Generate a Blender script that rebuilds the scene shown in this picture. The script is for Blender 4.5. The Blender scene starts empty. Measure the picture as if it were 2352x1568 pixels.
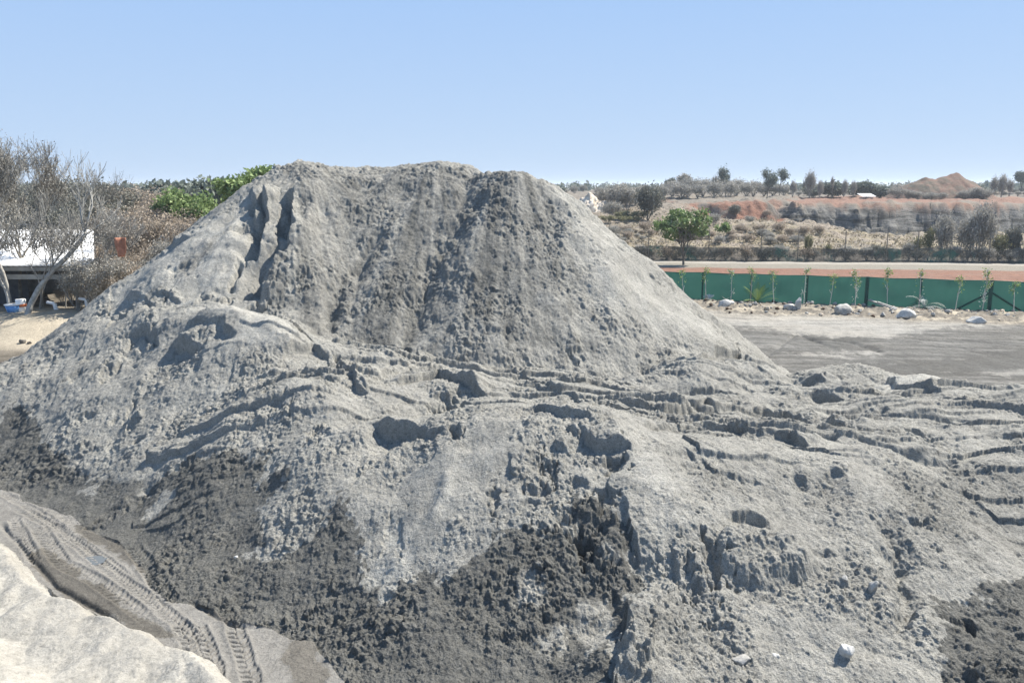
import bpy, math, random
import numpy as np
from mathutils import Vector, Matrix

scene = bpy.context.scene
R = math.radians

# ------------------------------------------------------------------ camera
CAM_H = 8.0
PITCH = R(10.9)
FPX = 1846.0                      # focal length in pixels of a 2352 px wide picture
cam_data = bpy.data.cameras.new("camera")
cam_data.sensor_width = 36.0
cam_data.lens = 36.0 * FPX / 2352.0
cam_data.clip_start = 0.1
cam_data.clip_end = 20000.0
cam = bpy.data.objects.new("camera", cam_data)
scene.collection.objects.link(cam)
cam.location = (0, 0, CAM_H)
cam.rotation_euler = (math.pi / 2 - PITCH, 0, 0)
scene.camera = cam

# ------------------------------------------------------------------ sky, sun, exposure
SUN_ELEV, SUN_AZ = R(52), R(60)   # azimuth clockwise from +Y (the view direction): high, to the right and a little behind the heaps
world = bpy.data.worlds.new("World")
scene.world = world
world.use_nodes = True
nt = world.node_tree
nt.nodes.clear()
sky = nt.nodes.new("ShaderNodeTexSky")
sky.sky_type = 'NISHITA'
sky.sun_disc = False
sky.sun_elevation = SUN_ELEV
sky.sun_rotation = SUN_AZ
sky.altitude = 300.0
sky.air_density = 1.0
sky.dust_density = 0.6
sky.ozone_density = 1.5
bg = nt.nodes.new("ShaderNodeBackground")
bg.inputs["Strength"].default_value = 0.051
out = nt.nodes.new("ShaderNodeOutputWorld")
# a hazy, evenly pale blue sky: the clear sky thinned with bright haze that whitens towards the horizon
geo = nt.nodes.new("ShaderNodeTexCoord"); sepz = nt.nodes.new("ShaderNodeSeparateXYZ"); nt.links.new(geo.outputs["Generated"], sepz.inputs[0])
hz = nt.nodes.new("ShaderNodeValToRGB"); nt.links.new(sepz.outputs[2], hz.inputs[0])
hz.color_ramp.elements[0].position = 0.0; hz.color_ramp.elements[0].color = (.555, .71, .93, 1)
hz.color_ramp.elements[1].position = .24; hz.color_ramp.elements[1].color = (.385, .595, .95, 1)
e_ = hz.color_ramp.elements.new(1.0); e_.color = (.22, .42, .82, 1)
sc_ = nt.nodes.new("ShaderNodeVectorMath"); sc_.operation = 'SCALE'; nt.links.new(hz.outputs[0], sc_.inputs[0]); sc_.inputs["Scale"].default_value = 1 / .115
mixs = nt.nodes.new("ShaderNodeMix"); mixs.data_type = 'RGBA'; mixs.inputs[0].default_value = .94
nt.links.new(sky.outputs[0], mixs.inputs[6]); nt.links.new(sc_.outputs[0], mixs.inputs[7])
nt.links.new(mixs.outputs[2], bg.inputs[0])
nt.links.new(bg.outputs[0], out.inputs[0])

sun_data = bpy.data.lights.new("sun", 'SUN')
sun_data.energy = 5.0
sun_data.angle = R(0.5)
sun_data.color = (1.0, 0.94, 0.85)
sun = bpy.data.objects.new("sun", sun_data)
scene.collection.objects.link(sun)
sd = Vector((math.sin(SUN_AZ) * math.cos(SUN_ELEV), math.cos(SUN_AZ) * math.cos(SUN_ELEV), math.sin(SUN_ELEV)))
sun.rotation_euler = sd.to_track_quat('Z', 'Y').to_euler()

scene.view_settings.view_transform = 'Standard'
scene.view_settings.look = 'None'
scene.view_settings.exposure = 1.17
scene.view_settings.gamma = 1.0
scene.cycles.max_bounces = 6
scene.cycles.use_denoising = True
scene.cycles.volume_bounces = 1

# ------------------------------------------------------------------ helpers: tagging, linking, fast meshes
def tag(o, label=None, cat=None, group=None, kind=None):
    if label: o["label"] = label
    if cat: o["category"] = cat
    if group: o["group"] = group
    if kind: o["kind"] = kind
    return o

def link(name, data, parent=None, loc=None, rot=None, scale=None):
    o = bpy.data.objects.new(name, data)
    scene.collection.objects.link(o)
    if parent is not None: o.parent = parent
    if loc is not None: o.location = loc
    if rot is not None: o.rotation_euler = rot
    if scale is not None: o.scale = scale if hasattr(scale, '__len__') else (scale,) * 3
    return o

def fast_mesh(name, verts, faces, mat=None, smooth=True):
    """verts (n,3), faces (m,k) of one size k."""
    verts = np.asarray(verts, dtype=np.float32); faces = np.asarray(faces, dtype=np.int32)
    me = bpy.data.meshes.new(name)
    n, (m, k) = len(verts), faces.shape
    me.vertices.add(n); me.vertices.foreach_set("co", verts.ravel())
    me.loops.add(m * k); me.loops.foreach_set("vertex_index", faces.ravel())
    me.polygons.add(m)
    me.polygons.foreach_set("loop_start", np.arange(0, m * k, k, dtype=np.int32))
    me.polygons.foreach_set("loop_total", np.full(m, k, dtype=np.int32))
    me.polygons.foreach_set("use_smooth", np.full(m, smooth, dtype=bool))
    me.update(calc_edges=True)
    if mat: me.materials.append(mat)
    return me

def set_attr(me, name, rgba):
    a = me.color_attributes.new(name, 'FLOAT_COLOR', 'POINT')
    a.data.foreach_set("color", np.asarray(rgba, dtype=np.float32).ravel())

class MB:
    """collects triangles/quads/ngons into one mesh"""
    def __init__(self): self.v, self.f = [], []
    def add(self, vs, fs):
        b = len(self.v); self.v += [tuple(p) for p in vs]; self.f += [tuple(i + b for i in f) for f in fs]
    def box(self, c, s, rz=0.0, rx=0.0, ry=0.0):
        m = Matrix.Translation(c) @ Matrix.Rotation(rz, 4, 'Z') @ Matrix.Rotation(ry, 4, 'Y') @ Matrix.Rotation(rx, 4, 'X')
        hx, hy, hz = s[0] / 2, s[1] / 2, s[2] / 2
        vs = [m @ Vector((x, y, z)) for x in (-hx, hx) for y in (-hy, hy) for z in (-hz, hz)]
        self.add(vs, [(0, 1, 3, 2), (4, 6, 7, 5), (0, 4, 5, 1), (2, 3, 7, 6), (0, 2, 6, 4), (1, 5, 7, 3)])
    def tube(self, pts, rad, k=6):
        pts = [Vector(p) for p in pts]; n = len(pts)
        rs = rad if hasattr(rad, '__len__') else [rad] * n
        vs, fs = [], []
        for i, p in enumerate(pts):
            t = (pts[min(i + 1, n - 1)] - pts[max(i - 1, 0)]).normalized()
            a = t.cross(Vector((0.31, 0.95, 0.05))).normalized(); b = t.cross(a)
            for j in range(k):
                w = 2 * math.pi * j / k
                vs.append(p + (a * math.cos(w) + b * math.sin(w)) * rs[i])
        for i in range(n - 1):
            for j in range(k):
                fs.append((i * k + j, i * k + (j + 1) % k, (i + 1) * k + (j + 1) % k, (i + 1) * k + j))
        fs.append(tuple(range(k))[::-1]); fs.append(tuple((n - 1) * k + j for j in range(k)))
        self.add(vs, fs)
    def mesh(self, name, mat=None, smooth=False):
        me = bpy.data.meshes.new(name); me.from_pydata(self.v, [], self.f); me.update()
        if mat: me.materials.append(mat)
        if smooth: me.polygons.foreach_set("use_smooth", np.full(len(me.polygons), True, dtype=bool))
        return me
    def build(self, name, mat, parent=None, smooth=False):
        return link(name, self.mesh(name, mat, smooth), parent)

# ------------------------------------------------------------------ pixel rays -> world points (pixels of a 2352 x 1568 view)
def ray(u, v):
    xc = (u - 1176.0) / FPX; yc = (784.0 - v) / FPX
    return np.array([xc, math.cos(PITCH) + yc * math.sin(PITCH), -math.sin(PITCH) + yc * math.cos(PITCH)])

def P(u, v, Y):
    d = ray(u, v); t = Y / d[1]
    return np.array([d[0] * t, Y, CAM_H + d[2] * t])

def G(u, v, z=0.0):
    d = ray(u, v); t = (z - CAM_H) / d[2]
    return np.array([d[0] * t, d[1] * t, z])

# ------------------------------------------------------------------ noise (numpy)
_rng = np.random.RandomState(7)
_perm = np.concatenate([_rng.permutation(256)] * 3).astype(np.int32)
_ang = _rng.rand(256) * 2 * np.pi
_gx, _gy = np.cos(_ang).astype(np.float32), np.sin(_ang).astype(np.float32)
_r1, _r2, _r3 = (_rng.rand(256).astype(np.float32) for _ in range(3))

def _h(ix, iy, seed): return _perm[_perm[(ix + seed * 37) & 255] + ((iy + seed * 91) & 255)]

def perlin(x, y, seed=0):
    x = np.asarray(x, dtype=np.float32); y = np.asarray(y, dtype=np.float32)
    fx, fy = np.floor(x), np.floor(y); ix, iy = fx.astype(np.int32), fy.astype(np.int32)
    dx, dy = x - fx, y - fy
    ux, uy = dx * dx * dx * (dx * (dx * 6 - 15) + 10), dy * dy * dy * (dy * (dy * 6 - 15) + 10)
    def g(a, b):
        h = _h(ix + a, iy + b, seed); return _gx[h] * (dx - a) + _gy[h] * (dy - b)
    n0 = g(0, 0); n0 = n0 + (g(1, 0) - n0) * ux
    n1 = g(0, 1); n1 = n1 + (g(1, 1) - n1) * ux
    return (n0 + (n1 - n0) * uy) * 1.5

def fbm(x, y, seed=0, octs=4, gain=0.5):
    s, a = 0, 1.0
    for o in range(octs):
        s = s + a * perlin(x * 2 ** o, y * 2 ** o, seed + o * 3); a *= gain
    return s

def worley(x, y, seed=0):
    """distance to the nearest point and that point's random value"""
    x = np.asarray(x, dtype=np.float32); y = np.asarray(y, dtype=np.float32)
    fx, fy = np.floor(x), np.floor(y); ix, iy = fx.astype(np.int32), fy.astype(np.int32)
    best = np.full(x.shape, 9.0, dtype=np.float32); val = np.zeros(x.shape, dtype=np.float32)
    for a in (-1, 0, 1):
        for b in (-1, 0, 1):
            h = _h(ix + a, iy + b, seed)
            d = (fx + a + _r1[h] - x) ** 2 + (fy + b + _r2[h] - y) ** 2
            m = d < best; best = np.where(m, d, best); val = np.where(m, _r3[h], val)
    return np.sqrt(best), val

def sstep(a, b, x):
    t = np.clip((x - a) / (b - a), 0, 1); return t * t * (3 - 2 * t)
# ------------------------------------------------------------------ ground height beyond and between the heaps
def ground_z(x, y):
    z = 0.03 * perlin(x / 3.1, y / 3.1, 3) + 0.05 * perlin(x / 9.0, y / 9.0, 4)
    # sandy bank and raised scrub land on the left
    m = sstep(-14.0, -18.5, x + 1.2 * perlin(x / 4, y / 4, 5))
    z = z + m * (1.15 * sstep(38.6, 43.6, y + 0.8 * perlin(x / 3, y / 3, 6)) + 1.2 * sstep(50, 90, y) + 3.2 * sstep(90, 320, y)) * (1 + 0.12 * perlin(x / 2.0, y / 2.0, 8))
    m2 = 1 - m
    rub = 0.5 * fbm(x / 14, y / 14, 11, 4)
    far = (1.9 - 1.55 * sstep(44, 57, x)) * sstep(88, 124, y) + (2.8 + 1.55 * sstep(44, 57, x)) * sstep(118, 166, y) + 1.0 * sstep(166, 320, y)
    w = sstep(90, 105, y)
    rough = rub * w * (1 - .6 * sstep(44, 57, x) * (1 - sstep(150, 170, y))) * (1 - 0.7 * sstep(300, 600, y))
    pit = sstep(50, 57, x + 3.5 * fbm(x / 16, y / 9, 13, 3)) * sstep(124, 140, y) * (1 - sstep(157.0, 172.0, y + 3.0 * fbm(x / 9, y / 30, 15, 4)))
    cut = sstep(32, 39, x + 2.5 * fbm(x / 9, y / 9, 22, 3)) * (1 - sstep(50, 57, x)) * sstep(132, 150, y) * (1 - sstep(159, 165, y + 2.5 * fbm(x / 7, y / 20, 23, 4)))
    z = z + m2 * (far + rough - 9.5 * pit - 3.2 * cut)
    z = z + 1.6 * sstep(350, 2500, y)
    # low rubble verge in front of the green fence
    fy = 57.0 - 0.283 * (x - 13.2)
    v = np.exp(-((y - (fy - 2.9)) / 2.2) ** 2) * sstep(6, 12, x)
    z = z + v * (0.20 + 0.20 * fbm(x / 0.9, y / 0.9, 17, 4, .6))
    # earth strip behind the fence
    q = y + 0.09 * (x - 14.6)
    z = z + m2 * 0.25 * np.exp(-((q - 73) / 2.2) ** 2) * (1 + 0.4 * perlin(x / 2, y / 2, 19))
    return z

# ------------------------------------------------------------------ the heaps: crest lines with a slope of repose
def crest(x, y, pts, sf, sb, r):
    best = np.full(x.shape, -50.0, dtype=np.float32)
    pts = [np.asarray(p, dtype=float) for p in pts]
    segs = list(zip(pts[:-1], pts[1:])) if len(pts) > 1 else [(pts[0], pts[0] + np.array([0.01, 0, 0]))]
    for a, b in segs:
        ex, ey = b[0] - a[0], b[1] - a[1]; L2 = ex * ex + ey * ey + 1e-9
        t = np.clip(((x - a[0]) * ex + (y - a[1]) * ey) / L2, 0, 1)
        cx, cy, cz = a[0] + t * ex, a[1] + t * ey, a[2] + t * (b[2] - a[2])
        d = np.sqrt((x - cx) ** 2 + (y - cy) ** 2)
        w = 0.5 + 0.5 * (y - cy) / (d + 1e-3)
        s = sf + (sb - sf) * w
        best = np.maximum(best, cz - s * (np.sqrt(d * d + r * r) - r))
    return best

def C(*pts): return [P(*p) for p in pts]

MAIN, LEFT, FRONT, TERR, RIGHT, EDGE, PALE, CORNER, KNOB = range(1, 10)
HEAPS = {
    MAIN: [  # three cones tipped side by side
        (C((1120, 398, 34.6), (1180, 389, 33.6), (1225, 408, 33.4)), .84, .76, .6),
        (C((930, 376, 35.6), (1000, 367, 35.3), (1070, 373, 35.6)), .80, .74, .6),
        (C((655, 378, 35.0), (700, 369, 35.2), (762, 379, 35.6), (900, 377, 36.2)), .78, .74, .7),
        (C((655, 382, 35.0), (585, 432, 34.0)), .8, .74, .5),
    ],
    LEFT: [
        (C((235, 708, 25.2), (300, 682, 24.6), (350, 684, 24.4), (430, 694, 24.4), (520, 706, 24.2), (600, 728, 23.8), (680, 790, 23.0)), .72, .45, .9),
        (C((150, 800, 24.2), (250, 745, 24.3), (330, 762, 22.8), (440, 790, 22.6), (540, 800, 22.4)), .70, .5, .7),
        (C((20, 885, 24.0), (120, 830, 23.6)), .62, .7, .6),
    ],
    TERR: [
        (C((640, 838, 22.6), (690, 806, 22.8), (740, 800, 23.2), (850, 803, 23.6), (960, 832, 23.8), (1060, 846, 24.0)), .62, .3, .4),
        (C((620, 862, 20.4), (750, 856, 20.4), (830, 866, 20.6)), .66, .3, .6),
        (C((850, 876, 20.8), (950, 860, 21.2), (1060, 868, 21.2), (1130, 900, 20.8)), .60, .25, .5),
        (C((1080, 872, 23.0), (1300, 880, 22.6), (1480, 915, 21.8), (1620, 938, 21.0)), .5, .2, .6),
        (C((1150, 922, 19.6), (1300, 905, 20.0), (1460, 930, 19.6), (1620, 966, 19.0), (1800, 985, 18.6)), .5, .22, .6),
        (C((1480, 862, 25.2), (1580, 826, 25.8), (1650, 816, 26.2), (1710, 826, 26.2), (1760, 862, 25.6)), .62, .5, .5),
        (C((1600, 900, 24.0), (1800, 903, 23.8), (1920, 930, 22.8)), .4, .3, .6),
        (C((1940, 936, 22.2), (2060, 908, 22.6), (2180, 916, 22.6), (2300, 934, 22.0), (2420, 985, 21.0)), .42, .55, .6),
        (C((1900, 990, 19.4), (2100, 980, 20.0), (2300, 985, 20.0), (2500, 1000, 20)), .4, .25, .8),
        (C((1750, 850, 26.6), (1800, 862, 26.4), (1850, 852, 26.2), (1910, 868, 25.2), (1990, 884, 24.4)), .55, .7, .35),
        (C((1560, 985, 18.0), (1750, 985, 18.2), (1930, 1018, 17.6)), .5, .25, .7),
    ],
    FRONT: [
        (C((760, 985, 17.4), (860, 975, 17.4), (980, 985, 17.4)), .74, .3, .8),
        (C((980, 985, 17.4), (1120, 950, 17.4), (1250, 932, 17.2), (1380, 955, 16.8), (1440, 1006, 16.2), (1510, 1060, 15.6)), .60, .3, .8),
        (C((1510, 1060, 15.6), (1550, 1130, 15.0), (1566, 1210, 14.2), (1530, 1320, 13.0), (1470, 1410, 12.0)), .60, .75, .35),
        (C((1080, 1100, 15.6), (1250, 1100, 15.4), (1400, 1130, 15.0)), .60, .4, .6),
    ],
    RIGHT: [
        (C((1480, 1000, 17.0), (1700, 1010, 17.0), (1850, 1040, 16.8), (1950, 1096, 16.2), (2020, 1190, 15.4), (2056, 1290, 14.2), (2068, 1400, 13.0)), .46, .3, .9),
        (C((1640, 1180, 14.8), (1850, 1200, 14.6)), .40, .5, .8),
    ],
    EDGE: [
        (C((2070, 1120, 17.4), (2180, 1070, 17.8), (2352, 1050, 18.0), (2600, 1050, 18.2)), .46, .35, .8),
        (C((2180, 1300, 14.6), (2352, 1290, 15.0), (2600, 1290, 15.0)), .44, .5, .8),
    ],
    PALE: [
        (C((2040, 876, 25.4), (2090, 862, 25.6), (2150, 864, 25.6), (2210, 876, 25.2), (2270, 902, 24.6), (2360, 955, 23.4), (2460, 1010, 22)), .55, .7, .35),
    ],
    CORNER: [  # its far lip, then the slope rising towards the viewer's side
        ([G(u, v, .40) for u, v in ((-300, 1130), (0, 1238), (40, 1275), (62, 1310), (95, 1368), (180, 1402), (270, 1440), (350, 1462), (430, 1488), (490, 1560), (520, 1680), (530, 1800))], .10, 1.7, .06),
        ([(-14.0, 14.8, .62), (-10.6, 12.9, .62), (-7.6, 10.4, .62), (-5.9, 9.0, .62), (-5.4, 7.0, .62)], .12, .62, .6),
        ([(-15, 12.8, .95), (-10.2, 9.8, .95), (-7.6, 7.4, .95)], .12, .5, .6),
    ],
    KNOB: [
        (C((1935, 838, 33.5), (1965, 833, 33.5), (1990, 842, 33.3)), .35, .5, .5),
    ],
}
SOFT = {MAIN: .20, LEFT: .25, FRONT: .25, TERR: .2, RIGHT: .25, EDGE: .25, PALE: .2, CORNER: .10, KNOB: .10}
FOOT_SOFT = 1

def poly_dist(x, y, pts, closed=False):
    """distance to a polyline, side (+ on its right hand), position along it 0..1"""
    pts = np.asarray(pts)[:, :2]
    if closed: pts = np.vstack([pts, pts[:1]])
    seg = np.hypot(*(pts[1:] - pts[:-1]).T); tot = seg.sum(); acc = 0
    best = np.full(x.shape, 1e9, np.float32); side = np.zeros(x.shape, np.float32); along = np.zeros(x.shape, np.float32)
    for (a, b), l in zip(zip(pts[:-1], pts[1:]), seg):
        ex, ey = b - a
        t = np.clip(((x - a[0]) * ex + (y - a[1]) * ey) / (l * l + 1e-9), 0, 1)
        d = np.hypot(x - a[0] - t * ex, y - a[1] - t * ey)
        m = d < best
        best = np.where(m, d, best); along = np.where(m, (acc + t * l) / tot, along)
        side = np.where(m, (x - a[0]) * ey - (y - a[1]) * ex, side)
        acc += l
    return best, np.where(side >= 0, 1, -1).astype(np.float32), along, tot

FOOT = [G(u, v) for u, v in ((-400, 1010), (0, 1108), (120, 1165), (230, 1205), (330, 1290), (450, 1370), (600, 1425), (740, 1472), (800, 1568), (840, 1750))]

def heap_stack(x, y):
    """heights of the bare ground and of every heap, one layer each"""
    x = np.asarray(x, dtype=np.float32); y = np.asarray(y, dtype=np.float32)
    wx = x + 0.30 * perlin(x / 2.3, y / 2.3, 31) + 0.10 * perlin(x / 0.8, y / 0.8, 33)
    wy = y + 0.30 * perlin(x / 2.3, y / 2.3, 32) + 0.10 * perlin(x / 0.8, y / 0.8, 34)
    g = ground_z(x, y)
    L = [g]
    for k in range(1, 10):
        h = np.full(x.shape, -50.0, dtype=np.float32)
        for pts, sf, sb, r in HEAPS[k]:
            h = np.maximum(h, crest(wx, wy, pts, sf, sb, r))
        if k == TERR:      # a flat tipping floor carries the ledges
            inside = sstep(-5.5, -2.5, x) * sstep(16.6, 18.2, y + 0.3 * x * 0) * (1 - sstep(25.0, 27.0, y)) * (1 - sstep(17, 22, x))
            h = np.maximum(h, 1.75 * inside + 0.25 * perlin(x / 1.8, y / 1.2, 36) - 6 * (1 - inside))
        if k in (LEFT, FRONT, TERR):   # the foot was cut straight by the haul road
            d, sd, _, _ = poly_dist(wx, wy, FOOT); cap = np.where(sd > 0, -1.2, .74) * d; h = -.25 * np.logaddexp(-h / .25, -cap / .25)
        s = SOFT[k]
        h = s * np.logaddexp(0, h / s) - 0.07 + g * 0.5
        L.append(h)
    return np.stack(L)

def merge(L, k=0.06):
    m = L.max(axis=0)
    return m + k * np.log(np.exp((L - m) / k).sum(axis=0)) * 0.6

def base_z(x, y): return merge(heap_stack(x, y))

def hits(uv):
    """where pixel rays meet the bare heaps (world x, y, z)"""
    D = np.array([ray(u, v) for u, v in uv])
    ys = np.exp(np.linspace(math.log(8.5), math.log(62), 700))
    t = ys[None, :] / D[:, 1:2]
    X = D[:, 0:1] * t; Y = np.repeat(ys[None, :], len(D), 0); Z = CAM_H + D[:, 2:3] * t
    S = base_z(X.ravel(), Y.ravel()).reshape(X.shape)
    below = Z < S
    idx = np.where(below.any(1), below.argmax(1), len(ys) - 1)
    i = np.arange(len(D))
    return np.stack([X[i, idx], Y[i, idx], Z[i, idx]], 1)

# ------------------------------------------------------------------ the sheet everything near is cut from: fine near the viewer, coarser away
RT = np.concatenate([np.exp(np.arange(math.log(4.4), math.log(7.4) - .004, .004)), np.exp(np.arange(math.log(7.4), math.log(40.0), 0.00112)), np.exp(np.arange(math.log(40.05), math.log(66.0), 0.0034))])
_fine = np.arange(R(-35.0), R(35.0), 0.00112); _fine = _fine[:3 * (len(_fine) // 3)]; _wide = R(35.0) + .007 * np.arange(1, 73)
TH = np.concatenate([-_wide[::-1], _fine, _wide])
RT = RT[:3 * ((len(RT) - 1) // 3) + 1]; TH = TH[:3 * ((len(TH) - 1) // 3) + 1]
XX = (RT[:, None] * np.sin(TH)[None]).astype(np.float32)
YY = (RT[:, None] * np.cos(TH)[None]).astype(np.float32)

def upsample(a):
    nr, ntt = a.shape[-2:]
    o = np.repeat(a, 3, axis=-2)[..., :3 * (nr - 1) + 1, :].copy()
    for k in (1, 2):
        o[..., k::3, :] = a[..., :-1, :] * (1 - k / 3) + a[..., 1:, :] * (k / 3)
    p = np.repeat(o, 3, axis=-1)[..., :3 * (ntt - 1) + 1].copy()
    for k in (1, 2):
        p[..., k::3] = o[..., :-1] * (1 - k / 3) + o[..., 1:] * (k / 3)
    return p

STACK = heap_stack(XX[::3, ::3].ravel(), YY[::3, ::3].ravel()).reshape(10, *XX[::3, ::3].shape)
STACK = upsample(STACK)
OWNER = STACK.argmax(axis=0)
ZZ = merge(STACK)
del STACK
def tidy(st=2):
    """gives a heap's stray islands to the heap around them"""
    from collections import deque
    o = OWNER[::st, ::st]; seen = np.zeros(o.shape, bool); H, W = o.shape; best = {}; comps = []
    for i0, j0 in np.ndindex(H, W):
        if seen[i0, j0]: continue
        k = o[i0, j0]; dq = deque([(i0, j0)]); seen[i0, j0] = True; cells = []; nb = {}
        while dq:
            i, j = dq.popleft(); cells.append((i, j))
            for a, b in ((i + 1, j), (i - 1, j), (i, j + 1), (i, j - 1)):
                if 0 <= a < H and 0 <= b < W:
                    if o[a, b] == k:
                        if not seen[a, b]: seen[a, b] = True; dq.append((a, b))
                    else: nb[o[a, b]] = nb.get(o[a, b], 0) + 1
        comps.append((k, cells, nb)); best[k] = max(best.get(k, 0), len(cells))
    for k, cells, nb in comps:
        if len(cells) < best[k] and nb and k > 0:
            t = max(nb, key=nb.get)
            for i, j in cells:
                w = OWNER[max(i * st - st, 0):i * st + st + 1, max(j * st - st, 0):j * st + st + 1]; w[w == k] = t
tidy()
SHAPE = XX.shape
DAMP_SHADE = np.zeros(SHAPE, np.float32); PALEM = np.zeros(SHAPE, np.float32); BROWN = np.zeros(SHAPE, np.float32)  # moisture plus painted gully shade; pale tone plus painted sunlight; brown
CLOD = np.full(SHAPE, 1.0, np.float32)

def window(x0, x1, y0, y1):
    """index window of the sheet that covers a world rectangle"""
    cs = [(x, y) for x in (x0, x1) for y in (y0, y1)]
    r = [math.hypot(*c) for c in cs]; th = [math.atan2(*c) for c in cs]
    rmin = max(min(r + [abs(y0)]), 1) if not (x0 < 0 < x1) else max(y0, 1)
    i0, i1 = np.searchsorted(RT, rmin), np.searchsorted(RT, max(r)) + 1
    j0, j1 = np.searchsorted(TH, min(th)), np.searchsorted(TH, max(th)) + 1
    return slice(max(i0 - 1, 0), i1), slice(max(j0 - 1, 0), j1)

def inside(x, y, pts):
    pts = np.asarray(pts)[:, :2]; c = np.zeros(x.shape, bool)
    for (ax, ay), (bx, by) in zip(pts, np.roll(pts, -1, axis=0)):
        cond = (ay > y) != (by > y)
        c ^= cond & (x < (bx - ax) * (y - ay) / (by - ay + 1e-12) + ax)
    return c

def scarp(uv, drop, back=1.0, front=0.7, up=0.5, jag=0.10, step=0.035):
    """a broken edge: ground stands above it on the left of its run and falls away on the right"""
    drop *= .8; back *= 1.3; front = max(front * 1.7, .9)
    w = hits(uv); m = back + front + .6
    s = window(w[:, 0].min() - m, w[:, 0].max() + m, w[:, 1].min() - m, w[:, 1].max() + m)
    x, y = XX[s], YY[s]
    d, sd, t, tot = poly_dist(x, y, w)
    sdist = d * sd + jag * fbm(x / .8, y / .5, 41, 3, .5) + 0.12 * jag * perlin(x / .19, y / .4, 42)
    endt = min(.5, .5 / max(tot, .5))
    tp = sstep(0, endt, t) * (1 - sstep(1 - endt, 1, t)) * (.75 + .5 * perlin(x / .8, y / .8, 43))
    lo = sstep(-step, step, sdist)
    dz = (1 - lo) * up * drop * np.exp(-np.maximum(-sdist, 0) / back) * (1 + .35 * fbm(x / .45, y / .45, 39, 3)) - lo * (1 - up) * drop * np.exp(-np.maximum(sdist, 0) / front)
    fade = 1 - sstep(.6 * m, m, d)
    ZZ[s] += (dz * tp * fade).astype(np.float32)

def pit(u, v, ru, rv, depth, sharp=.5, rot=0.0, irr=.7):
    """a hollow (or, with negative depth, a lump); ru, rv are its half-width and half-depth in metres on plan"""
    depth *= .5
    w = hits([(u, v)])[0]; m = max(ru, rv) * 1.8
    s = window(w[0] - m, w[0] + m, w[1] - m, w[1] + m); x, y = XX[s] - w[0], YY[s] - w[1]
    c, sn = math.cos(rot), math.sin(rot)
    a, b = (x * c + y * sn) / ru, (-x * sn + y * c) / rv
    rho = np.hypot(a, b) * (1 + irr * fbm(XX[s] / (.9 * ru), YY[s] / (.9 * ru), 47, 3))
    ZZ[s] -= (depth * (1 - sstep(1 - sharp, 1.05, rho))).astype(np.float32)

def gully(uv, width, depth, jag=.12, taper=.25):
    w = hits(uv); m = width * 2 + .4
    s = window(w[:, 0].min() - m, w[:, 0].max() + m, w[:, 1].min() - m, w[:, 1].max() + m)
    x, y = XX[s], YY[s]
    d, sd, t, tot = poly_dist(x, y, w)
    d = np.abs(d * sd + jag * fbm(x / .6, y / .6, 51, 3))
    tp = sstep(0, taper, t) * (1 - sstep(1 - taper, 1, t))
    ZZ[s] -= (depth * tp * np.exp(-(d / (width * .5)) ** 2)).astype(np.float32)

def stain(arr, uv, value, soft=.12, jag=.5, world_pts=None, op='max', frag=.35):
    """a patch of wet or differently toned sand with a frayed edge"""
    w = hits(uv) if world_pts is None else np.asarray(world_pts)
    m = 1.5
    s = window(w[:, 0].min() - m, w[:, 0].max() + m, max(w[:, 1].min() - m, 1), w[:, 1].max() + m)
    x, y = XX[s], YY[s]
    d, _, _, _ = poly_dist(x, y, w, True)
    sd = np.where(inside(x, y, w), d, -d) + jag * fbm(x / 1.3, y / 1.3, 61, 5, .72) + .4 * jag * perlin(x / .13, y / .13, 66) * frag
    k = value * sstep(-soft, soft, sd)
    arr[s] = np.maximum(arr[s], k) if op == 'max' else arr[s] * (1 - sstep(-soft, soft, sd)) + value * sstep(-soft, soft, sd)

def treads(uv, width, depth, pitch=.17, on_heap=False, smooth=True):
    """the print of a lugged tyre: a pressed band with slanting bars across it"""
    w = hits(uv); m = width + .3
    s = window(w[:, 0].min() - m, w[:, 0].max() + m, w[:, 1].min() - m, w[:, 1].max() + m)
    x, y = XX[s], YY[s]
    d, sd, t, tot = poly_dist(x, y, w)
    e = d * sd + .03 * perlin(x / .5, y / .5, 71)
    band = 1 - sstep(width * .8, width, np.abs(e))
    tp = sstep(0, .08, t) * (1 - sstep(.92, 1, t))
    ph = (t * tot + .55 * np.abs(e) + np.where(e > 0, pitch / 2, 0)) / pitch + .25 * perlin(x / .3, y / .3, 72)
    lug = sstep(.12, .25, np.abs(ph % 1 - .5)) * (np.abs(e) > .03 * width)
    worn = .45 + .55 * sstep(-.5, .3, perlin(x / .9, y / .9, 73))
    berm = np.exp(-((np.abs(e) - width * 1.05) / .05) ** 2) * .018
    tp = tp * (OWNER[s] != CORNER)
    ZZ[s] += ((-.35 * depth * band - depth * (1 - lug) * band * worn + berm) * tp).astype(np.float32)
    CLOD[s] = CLOD[s] * (1 - band * tp * .85)

# --- clods, loose grain and run-off streaks before the hand-placed breaks
# wet and pale patches
WET = [(0, 925), (70, 945), (90, 1000), (130, 1050), (190, 1105), (260, 1118), (335, 1132), (362, 1112), (385, 1088), (430, 1058), (500, 1036), (570, 1046),
       (606, 1072), (600, 1100), (640, 1075), (668, 1066), (655, 1110), (610, 1140), (600, 1170), (640, 1215), (640, 1250), (560, 1280), (600, 1296), (660, 1270), (715, 1238), (745, 1190),
       (775, 1160), (790, 1210), (815, 1205), (838, 1245), (846, 1300), (850, 1360), (872, 1400), (930, 1350), (985, 1318), (1020, 1340), (1060, 1330), (1085, 1300), (1150, 1262), (1225, 1212), (1290, 1176), (1330, 1150),
       (1390, 1160), (1430, 1200), (1464, 1262), (1466, 1330), (1436, 1400), (1420, 1480), (1405, 1560), (1400, 1700), (900, 1750), (740, 1480), (560, 1400), (380, 1330), (200, 1230), (0, 1110)]
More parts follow.
